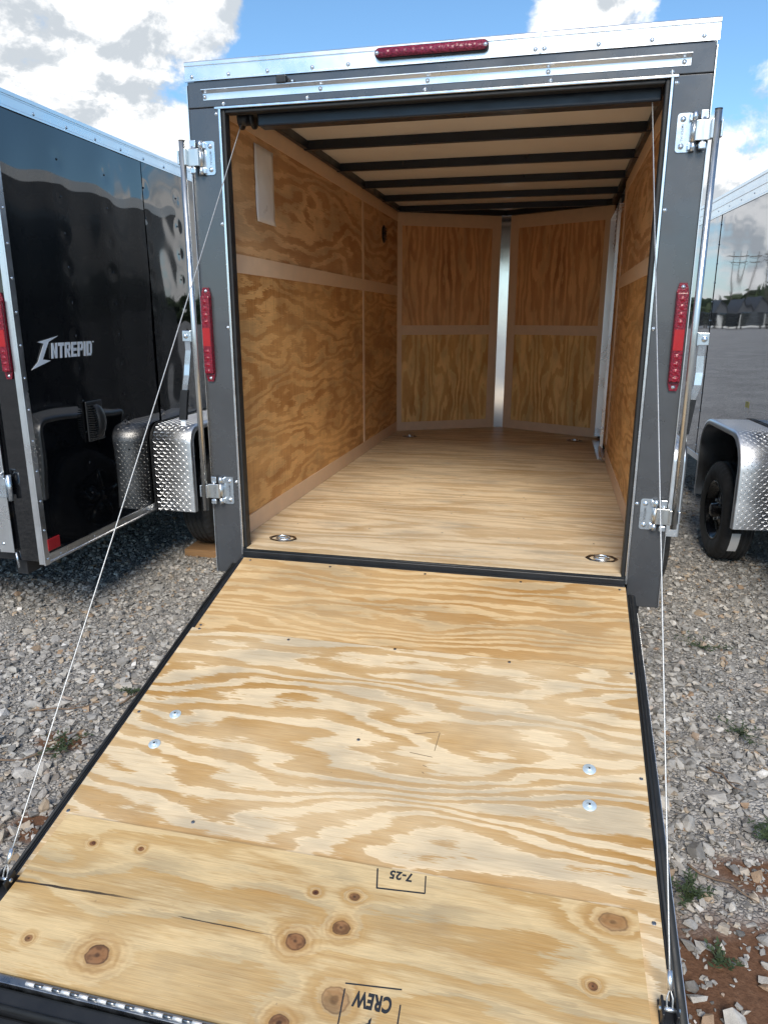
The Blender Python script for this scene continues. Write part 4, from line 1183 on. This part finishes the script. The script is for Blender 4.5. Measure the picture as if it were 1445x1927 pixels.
for a in ((-1.16, -.10, 1.2, .18, 'dry upright-lying twig on the gravel close to the upper left ramp edge'), (-1.17, -.47, 1.3, .12, 'short dark twig by the left ramp edge above the weed'),
          (-1.40, -.62, .4, .26, 'long pale twig crossing the rocks at the left border'), (-1.30, -.95, .5, .22, 'brown twig lying just nearer than the left weed'),
          (1.17, -.50, -1.0, .16, 'curved brown twig in the middle of the right gravel'), (1.06, -1.02, -.5, .20, 'grey twig beside the dense weed right of the ramp'), (1.12, -1.66, -1.2, .07, 'stub of pale wood on the red earth at the lower right corner')):
    twig(*a)

# ------------------------------------------------------------------ the far side of the yard (seen mirrored in the shiny skins)
def far_trailer(x, y, rz, mat, label):
    r_ = empty('cargo_trailer', (x, y, 0), rz); tag(r_, label, 'trailer', 'trailers parked along the far side of the yard')
    B('body', mat, r_, ((-1.0, 0, .45), (1.0, 4.0, 2.35)), c=.05)
    MB().prism([(-1.0, 0), (1.0, 0), (0, -.8)], 'z', .45, 2.35).build('nose', mat, r_)
    B('roof', 'shed_grey', r_, ((-1.02, .0, 2.352), (1.02, 4.02, 2.40)), c=.02)
    for s in (-1, 1): MB().lathe([(.05, -.1), (.33, -.1), (.33, .1), (.05, .1)], (s * 1.1, 2.2, .33), 'x', 16, False, closed=True).build('wheel', 'tyre', r_)
for k, (x, y) in enumerate(((-49, 110), (-46, 111), (-43, 111.5), (-40, 112), (-37, 112.5), (-34, 113), (-31, 113.5))):
    far_trailer(x, y, R(8), 'far_black' if k % 3 else 'charcoal', 'dark cargo trailer mirrored in the grey one, %s from left in far row' % ('first', 'second', 'third', 'fourth', 'fifth', 'sixth', 'seventh')[k])
def shed(x, y, rz, wd, h, label):
    r_ = empty('storage_shed', (x, y, 0), rz); tag(r_, label, 'shed', 'sheds beyond the far row')
    B('wall', 'shed_white', r_, ((-wd / 2, 0, 0), (wd / 2, 5, h * .45)))
    MB().prism([(-wd / 2, h * .45), (wd / 2, h * .45), (0, h)], 'y', .05, 4.95).build('gable', 'shed_grey', r_)
    MB().prism([(-wd / 2 - .25, h * .42), (-wd / 2 - .25, h * .46), (0, h + .08), (wd / 2 + .25, h * .46), (wd / 2 + .25, h * .42), (0, h + .01)], 'y', -.3, 5.3).build('roof', 'shed_grey', r_)
    B('door', 'shed_white', r_, ((-.6, -.05, 0), (.6, -.004, 2.0)))
for a in ((-41.2, 130, .1, 2.8, 4.6, 'grey gabled shed mirrored at the left of the grey trailer side'), (-45.0, 131, .0, 3.4, 4.8, 'grey gabled shed mirrored left of the panel seam'), (-48.6, 132, -.1, 3.5, 5.0, 'grey gabled shed mirrored at the panel seam')):
    shed(*a)
def pole(x, y, h, label):
    r_ = empty('utility_pole', (x, y, 0)); tag(r_, label, 'utility pole', 'utility poles beyond the yard')
    MB().tube([(0, 0, 0), (0, 0, h)], [.16, .10], 8).build('post', 'pole_wood', r_)
    B('crossarm', 'pole_wood', r_, ((-1.1, -.06, h - .9), (1.1, .06, h - .75))); B('crossarm', 'pole_wood', r_, ((-.8, -.06, h - 1.9), (.8, .06, h - 1.78)))
PL = [(-57.0, 141, 12.0), (-52.4, 140, 13.4), (-48.6, 139, 13.0), (-46.2, 140, 13.2)]
for k, p in enumerate(PL): pole(*p, 'tall wooden utility pole mirrored in the grey trailer, the %s of four' % ('first', 'second', 'third', 'fourth')[k])
for k in range(3):
    for dx, dz, nm in ((-1.0, -.7, 'upper'), (1.0, -1.7, 'lower')):
        a, b = PL[k], PL[k + 1]; pts = []
        for j in range(13):
            f = j / 12; pts.append((a[0] + (b[0] - a[0]) * f + dx, a[1] + (b[1] - a[1]) * f, a[2] + (b[2] - a[2]) * f + dz - .5 * math.sin(math.pi * f)))
        tag(MB().tube(pts, .03, 4).build('power_line', 'rubber'), '%s power line mirrored between the %s and the next utility pole' % (nm, ('first', 'second', 'third')[k]), 'power line', 'power lines beyond the yard')
# far wood: one mass of leaf clumps
tv, tf = [], []
for k in range(22000):
    a = rng.uniform(-1.1, 1.1); dist = rng.uniform(200, 250); hmax = 7.0 + 2.2 * math.sin(a * 9) + 1.4 * math.sin(a * 31 + 1)
    p = np.array([math.sin(a) * dist, math.cos(a) * dist, rng.uniform(0, 1) ** .7 * hmax]); s_ = rng.uniform(.6, 1.7)
    dv = rng.normal(0, 1, (3, 3)) * s_; o_ = len(tv)
    tv += [tuple(p + dv[0]), tuple(p + dv[1]), tuple(p + dv[2])]; tf.append((o_, o_ + 1, o_ + 2))
tag(MB().add(tv, tf).build('far_wood', 'tree_leaf'), 'dark green wood along the horizon', 'wood', kind='stuff')
